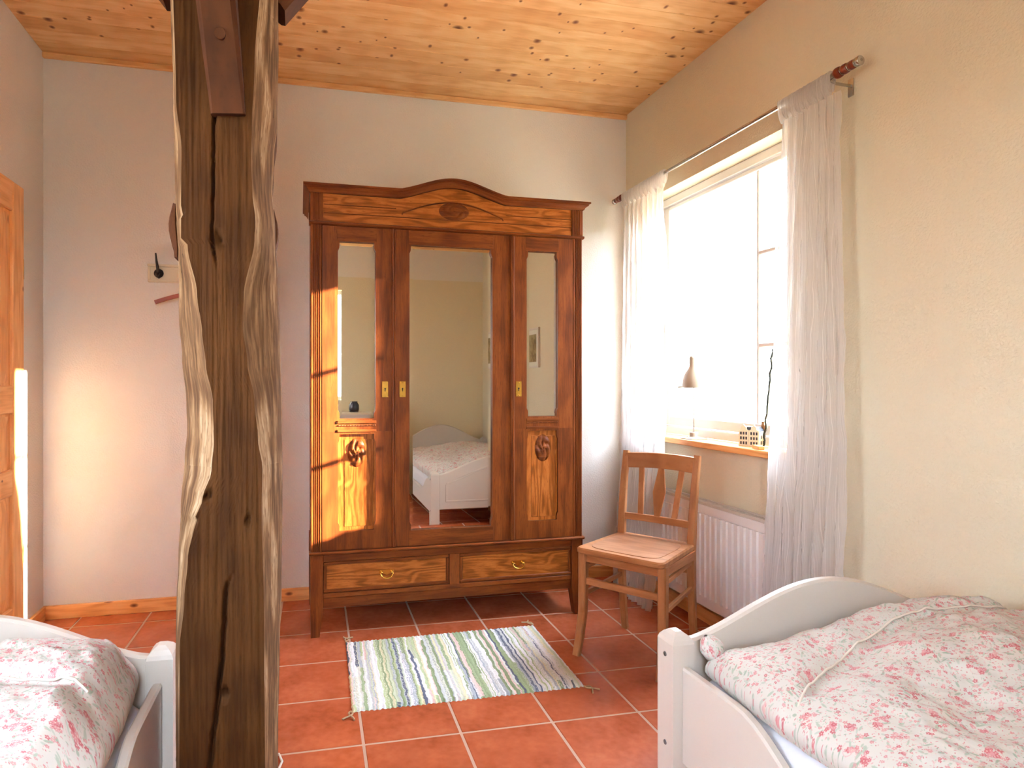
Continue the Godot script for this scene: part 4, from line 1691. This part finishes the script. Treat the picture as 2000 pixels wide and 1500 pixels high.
func duvet_y(s: int, u: float, v: float) -> float:
	# thickness over the mattress: u across from the aisle, v from foot to head
	var eu := pow(absf(2.0 * u - 1.0), 6.0 if s == 1 else 12.0)
	var ev := pow(absf(2.0 * v - 1.0), 16.0 if s == 1 else 30.0)
	var edge := pow(maxf(0.0, (1.0 - eu) * (1.0 - ev)), 0.40)
	var x := u * 0.93
	var z := v * 1.75
	var h := 0.0
	if s == 1:
		h = 0.095 + 0.075 * smoothstep(0.12, 0.75, u) * (1.0 - 0.35 * v)
		# fold line of the doubled cover, with the open hem beside it
		var fz := 0.235 - 0.10 * u + 0.10 * pow(maxf(0.0, 0.30 - u) / 0.30, 2.0) + 0.02 * sin(u * 9.0)
		h += 0.016 * exp(-pow((z - fz + 0.10) / 0.09, 2.0)) - 0.018 * exp(-pow((z - fz) / 0.030, 2.0)) + 0.012 * exp(-pow((z - fz - 0.14) / 0.12, 2.0))
		h -= 0.026 * exp(-(pow((x - 0.30) / 0.10, 2.0) + pow((z - 0.42) / 0.10, 2.0)))
		h += 0.018 * exp(-(pow((x - 0.48) / 0.12, 2.0) + pow((z - 0.40) / 0.16, 2.0)))
	else:
		h = 0.165 + 0.012 * sin(u * 5.0) * (1.0 - v)
		h -= 0.018 * exp(-pow((z - 0.30 + 0.25 * u) / 0.03, 2.0))
		h -= 0.030 * exp(-(pow((x - 0.36) / 0.10, 2.0) + pow((z - 0.62) / 0.10, 2.0)))
	h += 0.014 * dn.get_noise_2d(x * 3.0 + s * 20.0, z * 3.0) + 0.009 * dn.get_noise_2d(x * 8.0, z * 6.0 + s * 9.0)
	var ridge := 1.0 - absf(dn.get_noise_2d(x * 5.0 + z * 3.0 + 31.0, z * 5.0 - x * 2.0))
	h += 0.012 * pow(ridge, 6.0)
	return 0.4345 + 0.004 + h * edge

func duvet(s: int, W: float, L: float, b: Node3D) -> void:
	dn = FastNoiseLite.new()
	dn.seed = 12
	dn.frequency = 0.7
	var m := float(s)
	var d := thing("duvet", "pink floral duvet with a raised seam on the bed by the window wall" if s == 1 else "pink floral duvet with a plump corner on the bed beside the oak post", "duvet", b.position, b.rotation.y, "floral duvets")
	var x0 := 0.058 if s == 1 else 0.062
	var x1 := W - 0.03
	var z0 := 0.085
	var z1 := L - 0.22
	var nu := 110
	var nv := 190
	var P := []
	var UV := []
	for i in nv + 1:
		var row := []
		var ur := []
		for k in nu + 1:
			# closer points near the rim
			var u := 0.5 - 0.5 * cos(PI * k / nu)
			var v := 0.5 - 0.5 * cos(PI * i / nv)
			var y := duvet_y(s, u, v)
			var lift := clampf((y - 0.4385) / 0.1, 0.0, 1.0)
			var bulge := 0.016 * sin(PI * minf(lift, 1.0))
			var x := lerpf(x0, x1, u)
			var z := lerpf(z0, z1, v)
			# corners draw in, edges wander
			x += (0.012 * dn.get_noise_1d(z * 6.0) + 0.03 * pow(absf(2.0 * v - 1.0), 12.0)) * (1.0 - u) * (1.0 - u) - bulge * (1.0 if u < 0.5 else -0.2)
			z += (0.010 * dn.get_noise_1d(x * 7.0 + 50.0)) * (1.0 - v)
			row.append(Vector3(m * x, y, z))
			ur.append(Vector2(x * 1.0, z * 1.0))
		P.append(row)
		UV.append(ur)
	var st := S()
	grid(st, P, UV, false, Vector3.UP)
	# underside
	var Q := []
	for e in [0, 1]:
		var row := []
		for k in nu + 1:
			var t: Vector3 = P[0 if e == 0 else nv][k]
			row.append(Vector3(t.x, 0.4365, t.z))
		Q.append(row)
	grid(st, Q, [UV[0], UV[nv]], false, Vector3.DOWN)
	obj("cover", st, M.floral, d)
	# piping along the hem
	st = S()
	var pts := []
	for k in 60:
		var u := lerpf(0.03 if s == 1 else 0.04, 0.97, k / 59.0)
		var fz: float
		if s == 1:
			fz = 0.235 - 0.10 * u + 0.10 * pow(maxf(0.0, 0.30 - u) / 0.30, 2.0) + 0.02 * sin(u * 9.0) - 0.018
		else:
			fz = 0.30 - 0.25 * u * 0.93 - 0.012
		var v := fz / 1.75
		pts.append(Vector3(m * lerpf(x0, x1, u), duvet_y(s, u, v) + 0.0035, lerpf(z0, z1, v)))
	tube(st, pts, 0.0028, 6)
	obj("piping", st, M.piping, d)
	if s == 1:
		# tucked corner of the cover standing up by the post
		st = S()
		lathe(st, Vector3(0.095, 0.50, 0.10), [Vector2(0.0, -0.02), Vector2(0.026, -0.012), Vector2(0.030, 0.010), Vector2(0.020, 0.032), Vector2(0.008, 0.044), Vector2(0.0, 0.047)], 16, Basis(Vector3(0, 0, 1), 0.5))
		obj("corner_tuft", st, M.floral, d)

# ================================================================= chair
func build_chair() -> void:
	var c := thing("wooden_chair", "light beech chair with slatted back beside the radiator", "chair", Vector3(1.440, 0, -2.475), deg_to_rad(-54.5))
	var st: SurfaceTool
	var mb: Material = M.beech
	var fx := 0.178
	var fz := 0.172
	# front legs, gently sabred outwards at the foot
	for s in [-1.0, 1.0]:
		st = S()
		bar(st, [Vector3(s * fx, 0.445, fz - 0.012), Vector3(s * fx, 0.30, fz - 0.012), Vector3(s * (fx + 0.001), 0.18, fz - 0.008), Vector3(s * (fx + 0.004), 0.08, fz + 0.012), Vector3(s * (fx + 0.008), 0.0, fz + 0.034)], [0.036, 0.036, 0.034, 0.032, 0.030], [0.036, 0.036, 0.034, 0.032, 0.030], Vector3(1, 0, 0))
		obj("leg", st, mb, c)
	# back legs run on into the back posts
	var bx := 0.165
	var back := [Vector3(0, 0.0, -0.222), Vector3(0, 0.12, -0.202), Vector3(0, 0.28, -0.188), Vector3(0, 0.44, -0.186), Vector3(0, 0.58, -0.197), Vector3(0, 0.72, -0.220), Vector3(0, 0.852, -0.250)]
	for s in [-1.0, 1.0]:
		st = S()
		var pts := []
		for p in back:
			pts.append(p + Vector3(s * (bx + 0.012 * maxf(0.0, p.y - 0.44)), 0, 0))
		bar(st, pts, [0.028, 0.030, 0.032, 0.034, 0.032, 0.030, 0.028], [0.028, 0.030, 0.032, 0.034, 0.031, 0.028, 0.025], Vector3(1, 0, 0))
		obj("leg", st, mb, c)
	# seat: frame with rounded front corners and a sunk plywood panel
	st = S()
	var o := PackedVector2Array()
	var inner := PackedVector2Array()
	for q in [[-0.195, 0.205, 0.03, PI, 0.5 * PI], [0.195, 0.205, 0.03, 0.5 * PI, 0.0], [0.182, -0.205, 0.04, 0.0, -0.5 * PI], [-0.182, -0.205, 0.04, -0.5 * PI, -PI]]:
		for k in 7:
			var a: float = lerpf(q[3], q[4], k / 6.0)
			var r: float = q[2]
			o.append(Vector2(q[0] - signf(q[0]) * r + r * cos(a), q[1] - signf(q[1]) * r + r * sin(a)))
	slab(st, o, 0.442, 0.468, 0.006, func(x, y, d): return Vector3(x, d, y), 0)
	obj("seat_frame", st, mb, c)
	st = S()
	for k in 40:
		var a := TAU * k / 40.0
		var rx := 0.158
		var rz := 0.168
		var cc := cos(a)
		var ss := sin(a)
		var pw := 0.45
		inner.append(Vector2(signf(cc) * pow(absf(cc), pw) * rx, 0.004 + signf(ss) * pow(absf(ss), 0.62 if ss < 0 else 0.3) * rz))
	slab(st, inner, 0.4665, 0.4705, 0.0018, func(x, y, d): return Vector3(x, d, y), 0)
	obj("seat_panel", st, M.ply, c)
	# seat rails under the frame
	st = S()
	box(st, Vector3(-fx, 0.402, fz - 0.024), Vector3(fx, 0.442, fz - 0.004), 0, 0.002)
	box(st, Vector3(-bx, 0.402, -0.196), Vector3(bx, 0.442, -0.178), 0, 0.002)
	box(st, Vector3(-fx - 0.008, 0.402, -0.18), Vector3(-fx + 0.010, 0.442, fz - 0.02), 2, 0.002)
	box(st, Vector3(fx - 0.010, 0.402, -0.18), Vector3(fx + 0.008, 0.442, fz - 0.02), 2, 0.002)
	obj("seat_rail", st, mb, c)
	# stretchers
	st = S()
	bar(st, [Vector3(-fx, 0.318, fz - 0.012), Vector3(fx, 0.318, fz - 0.012)], 0.030, 0.018, Vector3.UP)
	obj("stretcher", st, mb, c)
	st = S()
	bar(st, [Vector3(-bx, 0.345, -0.188), Vector3(bx, 0.345, -0.188)], 0.022, 0.016, Vector3.UP)
	obj("stretcher", st, mb, c)
	for s in [-1.0, 1.0]:
		for y in [0.378, 0.262]:
			st = S()
			bar(st, [Vector3(s * fx, y - 0.005, fz - 0.012), Vector3(s * bx, y + 0.01, -0.188)], 0.020, 0.016, Vector3.UP)
			obj("stretcher", st, mb, c)
	# back: curved top rail, lower rail, slats
	st = S()
	var top := []
	for k in 13:
		var t := k / 12.0
		top.append(Vector3(lerpf(-bx - 0.004, bx + 0.004, t), 0.808 + 0.006 * sin(PI * t), -0.240 - 0.022 * sin(PI * t)))
	bar(st, top, 0.072, 0.018, Vector3.UP)
	obj("top_rail", st, mb, c)
	st = S()
	var lowr := []
	for k in 9:
		var t := k / 8.0
		lowr.append(Vector3(lerpf(-bx, bx, t), 0.548, -0.194 - 0.012 * sin(PI * t)))
	bar(st, lowr, 0.032, 0.016, Vector3.UP)
	obj("back_rail", st, mb, c)
	for q in [-1, 0, 1]:
		st = S()
		var pts := []
		var ww := []
		for k in 9:
			var t := k / 8.0
			pts.append(Vector3(q * lerpf(0.080, 0.096, t), lerpf(0.560, 0.778, t), lerpf(-0.205, -0.258, t)))
			ww.append(0.026 if q != 0 else (0.026 + 0.034 * (1.0 - absf(t - 0.5) * 2.0)))
		bar(st, pts, ww, 0.009, Vector3(1, 0, 0))
		obj("back_slat", st, mb, c)

# ================================================================= radiator
func build_radiator() -> void:
	var r := thing("radiator", "white ribbed panel radiator under the window sill", "radiator", Vector3(XR, 0, -2.62))
	var z0 := -0.50
	var z1 := 0.56
	var st := S()
	# ribbed front panel: profile in (z, x) run up the height
	var prof := PackedVector2Array()
	var n := 26
	prof.append(Vector2(z0, -0.058))
	for k in n:
		var c := lerpf(z0 + 0.03, z1 - 0.03, (k + 0.5) / n)
		var hw := (z1 - z0 - 0.06) / n * 0.5
		prof.append(Vector2(c - hw * 0.62, -0.086))
		prof.append(Vector2(c - hw * 0.40, -0.094))
		prof.append(Vector2(c + hw * 0.40, -0.094))
		prof.append(Vector2(c + hw * 0.62, -0.086))
	prof.append(Vector2(z1, -0.058))
	prof.append(Vector2(z1, -0.056))
	prof.append(Vector2(z0, -0.056))
	slab(st, prof, 0.165, 0.555, 0.0, func(x, y, d): return Vector3(y, d, x))
	box(st, Vector3(-0.086, 0.115, z0), Vector3(-0.056, 0.165, z1), 2, 0.004)
	box(st, Vector3(-0.086, 0.555, z0), Vector3(-0.056, 0.600, z1), 2, 0.004)
	obj("front_panel", st, M.radiator, r)
	st = S()
	box(st, Vector3(-0.046, 0.115, z0), Vector3(-0.026, 0.600, z1), 2, 0.003)
	obj("rear_panel", st, M.radiator, r)
	for e in [z0 - 0.004, z1 + 0.001]:
		st = S()
		box(st, Vector3(-0.090, 0.112, e), Vector3(-0.024, 0.612, e + 0.003), 1, 0.001)
		obj("side_cover", st, M.radiator, r)
	st = S()
	box(st, Vector3(-0.090, 0.600, z0), Vector3(-0.080, 0.614, z1), 2, 0.002)
	box(st, Vector3(-0.034, 0.600, z0), Vector3(-0.024, 0.614, z1), 2, 0.002)
	for k in 54:
		var z := lerpf(z0 + 0.01, z1 - 0.01, k / 53.0)
		box(st, Vector3(-0.080, 0.602, z - 0.003), Vector3(-0.034, 0.608, z + 0.003), 0)
	obj("top_grille", st, M.grille, r)
	for z in [z0 + 0.15, z1 - 0.15]:
		st = S()
		box(st, Vector3(-0.030, 0.18, z - 0.015), Vector3(-0.001, 0.55, z + 0.015), 1)
		obj("wall_bracket", st, M.radiator, r)
	st = S()
	tube(st, [Vector3(-0.05, 0.14, z0 + 0.02), Vector3(-0.05, 0.14, z0 - 0.05), Vector3(-0.05, 0.02, z0 - 0.05), Vector3(-0.05, 0.0, z0 - 0.05)], 0.009, 10)
	obj("pipe", st, M.white_gloss, r)

# ================================================================= curtains
func build_curtains() -> void:
	var rod := thing("curtain_rod", "slim steel curtain rod with brown turned finials above the window", "curtain rod", Vector3(1.862, 2.283, 0))
	var st := S()
	tube(st, [Vector3(0, 0, -3.37), Vector3(0, 0, -1.86)], 0.0085, 14)
	obj("rod", st, M.steel, rod)
	for e in 2:
		var z := -1.86 if e == 0 else -3.37
		var sg := 1.0 if e == 0 else -1.0
		var bs := Basis(Vector3.RIGHT, PI / 2 * sg)
		st = S()
		for k in 3:
			var y0 := 0.006 + k * 0.029
			lathe(st, Vector3(0, 0, z), [Vector2(0.006, y0), Vector2(0.0185 - k * 0.0015, y0 + 0.002), Vector2(0.020 - k * 0.0018, y0 + 0.008), Vector2(0.019 - k * 0.0018, y0 + 0.018), Vector2(0.0165 - k * 0.001, y0 + 0.023), Vector2(0.006, y0 + 0.024)], 18, bs)
		var f := obj("finial", st, M.copper, rod)
		for k in 3:
			st = S()
			var y0 := 0.030 + k * 0.029
			lathe(st, Vector3(0, 0, z), [Vector2(0.005, y0 - 0.001), Vector2(0.0155, y0), Vector2(0.0155, y0 + 0.005), Vector2(0.005, y0 + 0.006)], 18, bs)
			obj("ferrule", st, M.steel, f)
		st = S()
		lathe(st, Vector3(0, 0, z), [Vector2(0.005, 0.094), Vector2(0.0165, 0.095), Vector2(0.017, 0.106), Vector2(0.014, 0.109), Vector2(0.0, 0.110)], 18, bs)
		obj("end_cap", st, M.steel, f)
		st = S()
		var zb := z - sg * 0.018
		tube(st, [Vector3(0, -0.010, zb), Vector3(0.02, -0.020, zb), Vector3(0.088, -0.022, zb)], 0.0055, 8)
		box(st, Vector3(0.086, -0.060, zb - 0.012), Vector3(0.093, 0.004, zb + 0.012), 1, 0.002)
		obj("bracket", st, M.steel, rod)
	curtain_panel("sheer white curtain gathered beside the wardrobe", [[2.31, 1.862, -3.355, -2.925], [2.20, 1.858, -3.36, -2.925], [0.91, 1.838, -3.34, -2.89], [0.45, 1.80, -3.31, -2.885], [0.012, 1.748, -3.27, -2.87]], 9, 1)
	curtain_panel("sheer white curtain hanging over the foot of the bed", [[2.31, 1.862, -2.115, -1.868], [2.20, 1.860, -2.115, -1.835], [0.91, 1.848, -2.17, -1.80], [0.40, 1.838, -2.20, -1.795], [0.012, 1.83, -2.21, -1.795]], 8, 2)

func curtain_panel(label: String, tab: Array, folds: int, seed_: int) -> void:
	var c := thing("sheer_curtain", label, "curtain", Vector3.ZERO, 0.0, "sheer curtains")
	var n := FastNoiseLite.new()
	n.seed = seed_ * 7
	n.frequency = 1.3
	var rows := 90
	var cols := 150
	var P := []
	var UV := []
	for i in rows + 1:
		var y := lerpf(tab[tab.size() - 1][0], 2.215, i / float(rows))
		var t := tab_at(tab, y)
		var row := []
		var ur := []
		for k in cols + 1:
			var u := k / float(cols)
			var z := lerpf(t[1], t[2], u)
			var low := 1.0 - y / 2.3
			var amp := (0.010 + 0.016 * low)
			var ph := folds * TAU * (u + 0.035 * n.get_noise_2d(y * 0.9, u * 4.0))
			var x: float = t[0] + amp * sin(ph) + 0.008 * n.get_noise_2d(y * 2.0, u * 9.0 + 5.0)
			z += 0.006 * sin(ph * 2.0 + 1.0) + 0.010 * n.get_noise_2d(y * 1.2 + 8.0, u * 5.0)
			row.append(Vector3(x, y, z))
			ur.append(Vector2(u * 5.0, y * 1.5))
		P.append(row)
		UV.append(ur)
	var st := S()
	grid(st, P, UV)
	obj("cloth", st, M.curtain, c)
	# gathered header sleeve round the rod
	P = []
	UV = []
	for i in 15:
		var a := TAU * i / 14.0
		var row := []
		var ur := []
		for k in cols + 1:
			var u := k / float(cols)
			var z := lerpf(tab[0][2], tab[0][3], u)
			var gz := 0.0055 * sin(folds * 3.0 * TAU * u + sin(u * 23.0)) + 0.003 * n.get_noise_2d(u * 60.0, i * 0.6)
			var rad := 0.016 + gz
			var drop := maxf(0.0, -sin(a)) * (0.048 + 0.014 * sin(folds * TAU * u))
			row.append(Vector3(1.862 + cos(a) * rad, 2.283 + sin(a) * rad - drop, z))
			ur.append(Vector2(u * 5.0, i * 0.02))
		P.append(row)
		UV.append(ur)
	st = S()
	grid(st, P, UV, false)
	obj("header_sleeve", st, M.curtain, c)

func tab_at(tab: Array, y: float) -> Array:
	for i in tab.size() - 1:
		if y >= tab[i + 1][0]:
			var t: float = (y - tab[i + 1][0]) / (tab[i][0] - tab[i + 1][0])
			t = clampf(t, 0.0, 1.0)
			return [lerpf(tab[i + 1][1], tab[i][1], t), lerpf(tab[i + 1][2], tab[i][2], t), lerpf(tab[i + 1][3], tab[i][3], t)]
	var e: Array = tab[tab.size() - 1]
	return [e[1], e[2], e[3]]

# ================================================================= rug
func build_rug() -> void:
	var r := thing("rag_rug", "woven rag rug in white, grey and green stripes on the tiles", "rug")
	# corners as measured on the floor
	var A := Vector2(0.200, -2.867)
	var B := Vector2(1.099, -2.864)
	var C := Vector2(1.074, -2.239)
	var D := Vector2(0.181, -2.256)
	var n := FastNoiseLite.new()
	n.seed = 17
	n.frequency = 6.0
	var cols := 320
	var rows := 46
	var P := []
	var UV := []
	for i in rows + 1:
		var v := i / float(rows)
		var row := []
		var ur := []
		for k in cols + 1:
			var u := k / float(cols)
			var p := A.lerp(B, u).lerp(D.lerp(C, u), v)
			var wob := n.get_noise_2d(u * 5.0, 3.0)
			p.y += (0.006 * wob + 0.003 * sin(u * 95.0 * PI)) * (v - 0.5) * 2.0
			p.x += 0.004 * n.get_noise_2d(v * 4.0, 9.0 + u) * (1.0 if u < 0.5 else -1.0)
			var y := 0.0065 + 0.0018 * absf(sin(u * 48.0 * PI)) + 0.0012 * n.get_noise_2d(u * 20.0, v * 12.0)
			if i == 0 or i == rows or k == 0 or k == cols:
				y = 0.001
			row.append(Vector3(p.x, y, p.y))
			ur.append(Vector2(u, v))
		P.append(row)
		UV.append(ur)
	var st := S()
	grid(st, P, UV, false, Vector3.UP)
	obj("woven_body", st, M.rug, r)
	# knotted warp ends at the corners
	for q in [[A, Vector2(0.3, -1.0)], [B, Vector2(-0.4, -1.0)], [C, Vector2(0.5, 1.0)], [D, Vector2(-0.35, 1.0)]]:
		st = S()
		var base: Vector2 = q[0]
		var dir: Vector2 = q[1].normalized()
		for e in 2:
			var pts := []
			for k in 9:
				var t := k / 8.0
				var side := Vector2(-dir.y, dir.x)
				var p: Vector2 = base + dir * t * 0.055 + side * (0.010 * sin(t * 5.0 + e * 2.4) + (e - 0.5) * 0.024 * t * t)
				pts.append(Vector3(p.x, 0.0045 + 0.003 * sin(PI * t), p.y))
			tube(st, pts, 0.0032, 6)
		obj("warp_tassel", st, M.cord, r)

# ================================================================= coat rack on the back wall
func build_coat_rack() -> void:
	var r := thing("coat_rack", "cream framed coat rack with dark iron hooks on the white wall", "coat rack", Vector3(-0.763, 1.700, ZB))
	var L := 0.50
	var st := S()
	box(st, Vector3(0, 0, 0), Vector3(L, 0.092, 0.010), 0, 0.001)
	obj("board", st, M.cream, r)
	st = S()
	box(st, Vector3(0, 0, 0.010), Vector3(L, 0.012, 0.020), 0, 0.002)
	box(st, Vector3(0, 0.080, 0.010), Vector3(L, 0.092, 0.030), 0, 0.002)
	box(st, Vector3(0, 0.012, 0.010), Vector3(0.012, 0.080, 0.020), 1, 0.002)
	box(st, Vector3(L - 0.012, 0.012, 0.010), Vector3(L, 0.080, 0.020), 1, 0.002)
	obj("frame", st, M.cream, r)
	for x in [0.052, 0.25, 0.448]:
		st = S()
		lathe(st, Vector3(x, 0.046, 0.010), [Vector2(0.022, 0.0), Vector2(0.024, 0.006), Vector2(0.016, 0.014), Vector2(0.0, 0.018)], 16, Basis(Vector3.RIGHT, PI / 2))
		tube(st, [Vector3(x, 0.046, 0.022), Vector3(x, 0.032, 0.045), Vector3(x, 0.028, 0.060), Vector3(x, 0.040, 0.068)], [0.007, 0.0065, 0.006, 0.005], 8)
		tube(st, [Vector3(x, 0.046, 0.020), Vector3(x - 0.001, 0.075, 0.042), Vector3(x - 0.003, 0.105, 0.056), Vector3(x - 0.005, 0.142, 0.062)], [0.009, 0.0075, 0.0055, 0.0035], 8)
		lathe(st, Vector3(x, 0.024, 0.012), [Vector2(0.0, -0.006), Vector2(0.007, 0.0), Vector2(0.0, 0.008)], 10)
		obj("hook", st, M.iron, r)
	# a wooden hanger on the middle hook
	var h := thing("coat_hanger", "pale wooden coat hanger hanging from the coat rack", "coat hanger", Vector3(-0.513, 1.728, ZB + 0.060))
	st = S()
	var pts := []
	for k in 25:
		var t := k / 24.0 * 2.0 - 1.0
		pts.append(Vector3(t * 0.203, -0.082 - 0.058 * pow(absf(t), 1.5), 0.022 * t * t))
	bar(st, pts, 0.020, 0.013, Vector3.UP)
	obj("shoulders", st, M.hanger, h)
	st = S()
	tube(st, [Vector3(0, -0.08, 0), Vector3(0, -0.03, 0), Vector3(0.014, -0.006, 0), Vector3(0.006, 0.012, 0), Vector3(-0.012, 0.010, 0), Vector3(-0.016, -0.002, 0)], 0.0018, 8)
	obj("wire_hook", st, M.steel, h)

# ================================================================= things on the sill
func build_sill_things() -> void:
	var sy := 0.892
	var l := thing("table_lamp", "small metal desk lamp with a bell shade on the window sill", "lamp", Vector3(1.985, sy, -2.86))
	var st := S()
	lathe(st, Vector3.ZERO, [Vector2(0.0, 0.0), Vector2(0.066, 0.0), Vector2(0.066, 0.004), Vector2(0.030, 0.008), Vector2(0.022, 0.012), Vector2(0.022, 0.030), Vector2(0.018, 0.034), Vector2(0.0, 0.034)], 28)
	obj("base", st, M.bronze, l)
	st = S()
	tube(st, [Vector3(0, 0.03, 0), Vector3(0, 0.33, 0)], 0.0035, 8)
	obj("stem", st, M.steel, l)
	st = S()
	var tilt := Basis(Vector3(1, 0, 0), 0.10) * Basis(Vector3(0, 0, 1), 0.12)
	lathe(st, Vector3(-0.004, 0.27, 0.004), [Vector2(0.056, 0.0), Vector2(0.056, 0.004), Vector2(0.053, 0.035), Vector2(0.042, 0.066), Vector2(0.024, 0.092), Vector2(0.016, 0.110), Vector2(0.0145, 0.150), Vector2(0.012, 0.158), Vector2(0.0, 0.159)], 28, tilt)
	lathe(st, Vector3(-0.004, 0.27, 0.004), [Vector2(0.0, 0.105), Vector2(0.014, 0.104), Vector2(0.040, 0.063), Vector2(0.051, 0.034), Vector2(0.0545, 0.0)], 28, tilt)
	obj("shade", st, M.bronze, l)
	st = S()
	tube(st, [Vector3(-0.02, 0.272, 0.0), Vector3(-0.062, 0.266, -0.046)], 0.004, 8)
	obj("switch_lever", st, M.bronze, l)
	# model of a canal house
	var h := thing("model_house", "little white gabled model house with dark windows on the window sill", "ornament", Vector3(1.990, sy, -2.455), deg_to_rad(-62))
	st = S()
	for k in 2:
		var x := -0.046 + k * 0.046
		var o := PackedVector2Array([Vector2(x, 0.0), Vector2(x + 0.045, 0.0), Vector2(x + 0.045, 0.072), Vector2(x + 0.036, 0.076), Vector2(x + 0.034, 0.088), Vector2(x + 0.028, 0.091), Vector2(x + 0.0225, 0.099), Vector2(x + 0.017, 0.091), Vector2(x + 0.011, 0.088), Vector2(x + 0.009, 0.076), Vector2(x, 0.072)])
		slab(st, o, 0.0, 0.006, 0.0006, front)
	box(st, Vector3(-0.046, 0, -0.055), Vector3(0.045, 0.068, 0.0), 1)
	obj("facade", st, M.porcelain, h)
	st = S()
	slab(st, PackedVector2Array([Vector2(-0.046, 0.068), Vector2(0.045, 0.068), Vector2(0.030, 0.088), Vector2(-0.031, 0.088)]), -0.054, -0.001, 0.0, front)
	obj("roof", st, M.roof_dark, h)
	for k in 2:
		for cx in [0.011, 0.023, 0.035]:
			for yy in [0.008, 0.030, 0.052]:
				st = S()
				var x: float = -0.046 + k * 0.046 + cx
				box(st, Vector3(x - 0.0035, yy, 0.005), Vector3(x + 0.0035, yy + 0.013, 0.0072))
				obj("window", st, M.ink, h)
	for zz in [-0.016, -0.038]:
		for yy in [0.010, 0.036]:
			st = S()
			box(st, Vector3(0.044, yy, zz - 0.004), Vector3(0.0465, yy + 0.015, zz + 0.004))
			obj("window", st, M.ink, h)
	st = S()
	box(st, Vector3(0.030, 0.060, -0.070), Vector3(0.043, 0.112, -0.056), 1, 0.001)
	box(st, Vector3(0.028, 0.0, -0.072), Vector3(0.045, 0.062, -0.055), 1, 0.001)
	obj("chimney", st, M.brown, h)
	st = S()
	box(st, Vector3(-0.036, 0, -0.013), Vector3(0.036, 0.016, 0.013), 0, 0.002)
	var bl := obj("wooden_block", st, M.pine_door)
	bl.position = Vector3(1.940, sy, -2.338)
	bl.rotation.y = deg_to_rad(70)
	tag(bl, "small wooden block lying in front of the model house", "block")
	st = S()
	var pts := []
	for k in 33:
		var t := k / 32.0
		pts.append(Vector3(2.020 + 0.022 * t, sy + 0.004 + 0.435 * t, -2.40 + 0.030 * t + 0.006 * sin(t * 40.0) * (0.4 + 0.6 * sin(t * 9.0))))
	tube(st, pts, [0.004] + range(31).map(func(i): return 0.0042 + 0.0012 * (i / 31.0)) + [0.0065], 6)
	var sk := obj("corkscrew_twig", st, M.stick)
	tag(sk, "thin dark wavy twig leaning upright behind the model house", "twig")

# ================================================================= what the mirrors see behind the camera
func build_rear_things() -> void:
	var c := thing("bedside_cabinet", "pale cabinet between the beds against the tan wall", "cabinet", Vector3(0.50, 0, 0.46))
	var st := S()
	box(st, Vector3(-0.19, 0.06, -0.18), Vector3(0.19, 0.86, 0.20), 1, 0.004)
	obj("body", st, M.cream, c)
	st = S()
	box(st, Vector3(-0.21, 0.86, -0.20), Vector3(0.21, 0.885, 0.21), 0, 0.004)
	obj("top", st, M.cream, c)
	st = S()
	box(st, Vector3(-0.17, 0.10, -0.195), Vector3(0.17, 0.62, -0.18), 1, 0.003)
	var dr := obj("door", st, M.white_paint, c)
	st = S()
	lathe(st, Vector3(0.14, 0.40, -0.195), [Vector2(0.006, 0), Vector2(0.005, 0.012), Vector2(0.012, 0.020), Vector2(0.0, 0.026)], 12, Basis(Vector3.RIGHT, -PI / 2))
	obj("knob", st, M.brass, dr)
	st = S()
	box(st, Vector3(-0.17, 0.65, -0.195), Vector3(0.17, 0.83, -0.18), 0, 0.003)
	var dw := obj("drawer", st, M.white_paint, c)
	st = S()
	lathe(st, Vector3(0, 0.74, -0.195), [Vector2(0.006, 0), Vector2(0.005, 0.012), Vector2(0.012, 0.020), Vector2(0.0, 0.026)], 12, Basis(Vector3.RIGHT, -PI / 2))
	obj("knob", st, M.brass, dw)
	for x in [-0.17, 0.14]:
		for z in [-0.17, 0.16]:
			st = S()
			box(st, Vector3(x, 0, z), Vector3(x + 0.03, 0.06, z + 0.03), 1)
			obj("foot", st, M.cream, c)
	st = S()
	lathe(st, Vector3.ZERO, [Vector2(0.0, 0.0), Vector2(0.045, 0.0), Vector2(0.052, 0.03), Vector2(0.050, 0.075), Vector2(0.034, 0.098), Vector2(0.036, 0.108), Vector2(0.030, 0.108), Vector2(0.028, 0.10), Vector2(0.0, 0.02)], 24)
	var j := obj("glazed_jar", st, M.jar)
	j.position = Vector3(0.53, 0.885, 0.46)
	tag(j, "dark glazed jar on the pale cabinet", "jar")
	for q in [[-0.87, "framed brown picture hung nearer the curtain on the cream wall"], [-0.42, "framed brown picture hung above the pillow end of the bed"]]:
		var p := thing("picture_frame", q[1], "picture", Vector3(XR, 1.31, q[0]), 0.0, "pictures on the cream wall")
		st = S()
		for e in [[0.0, 0.0, 0.30, 0.016], [0.0, 0.324, 0.30, 0.34], [0.0, 0.016, 0.016, 0.324], [0.284, 0.016, 0.30, 0.324]]:
			box(st, Vector3(-0.018, e[1], e[0] - 0.15), Vector3(0.0, e[3], e[2] - 0.15), 1, 0.001)
		obj("frame", st, M.white_paint, p)
		st = S()
		box(st, Vector3(-0.010, 0.016, -0.134), Vector3(-0.006, 0.324, 0.134), 1)
		obj("mount", st, M.paper, p)
		st = S()
		box(st, Vector3(-0.0112, 0.05, -0.085), Vector3(-0.0102, 0.285, 0.085), 1)
		obj("print", st, M.print, p)
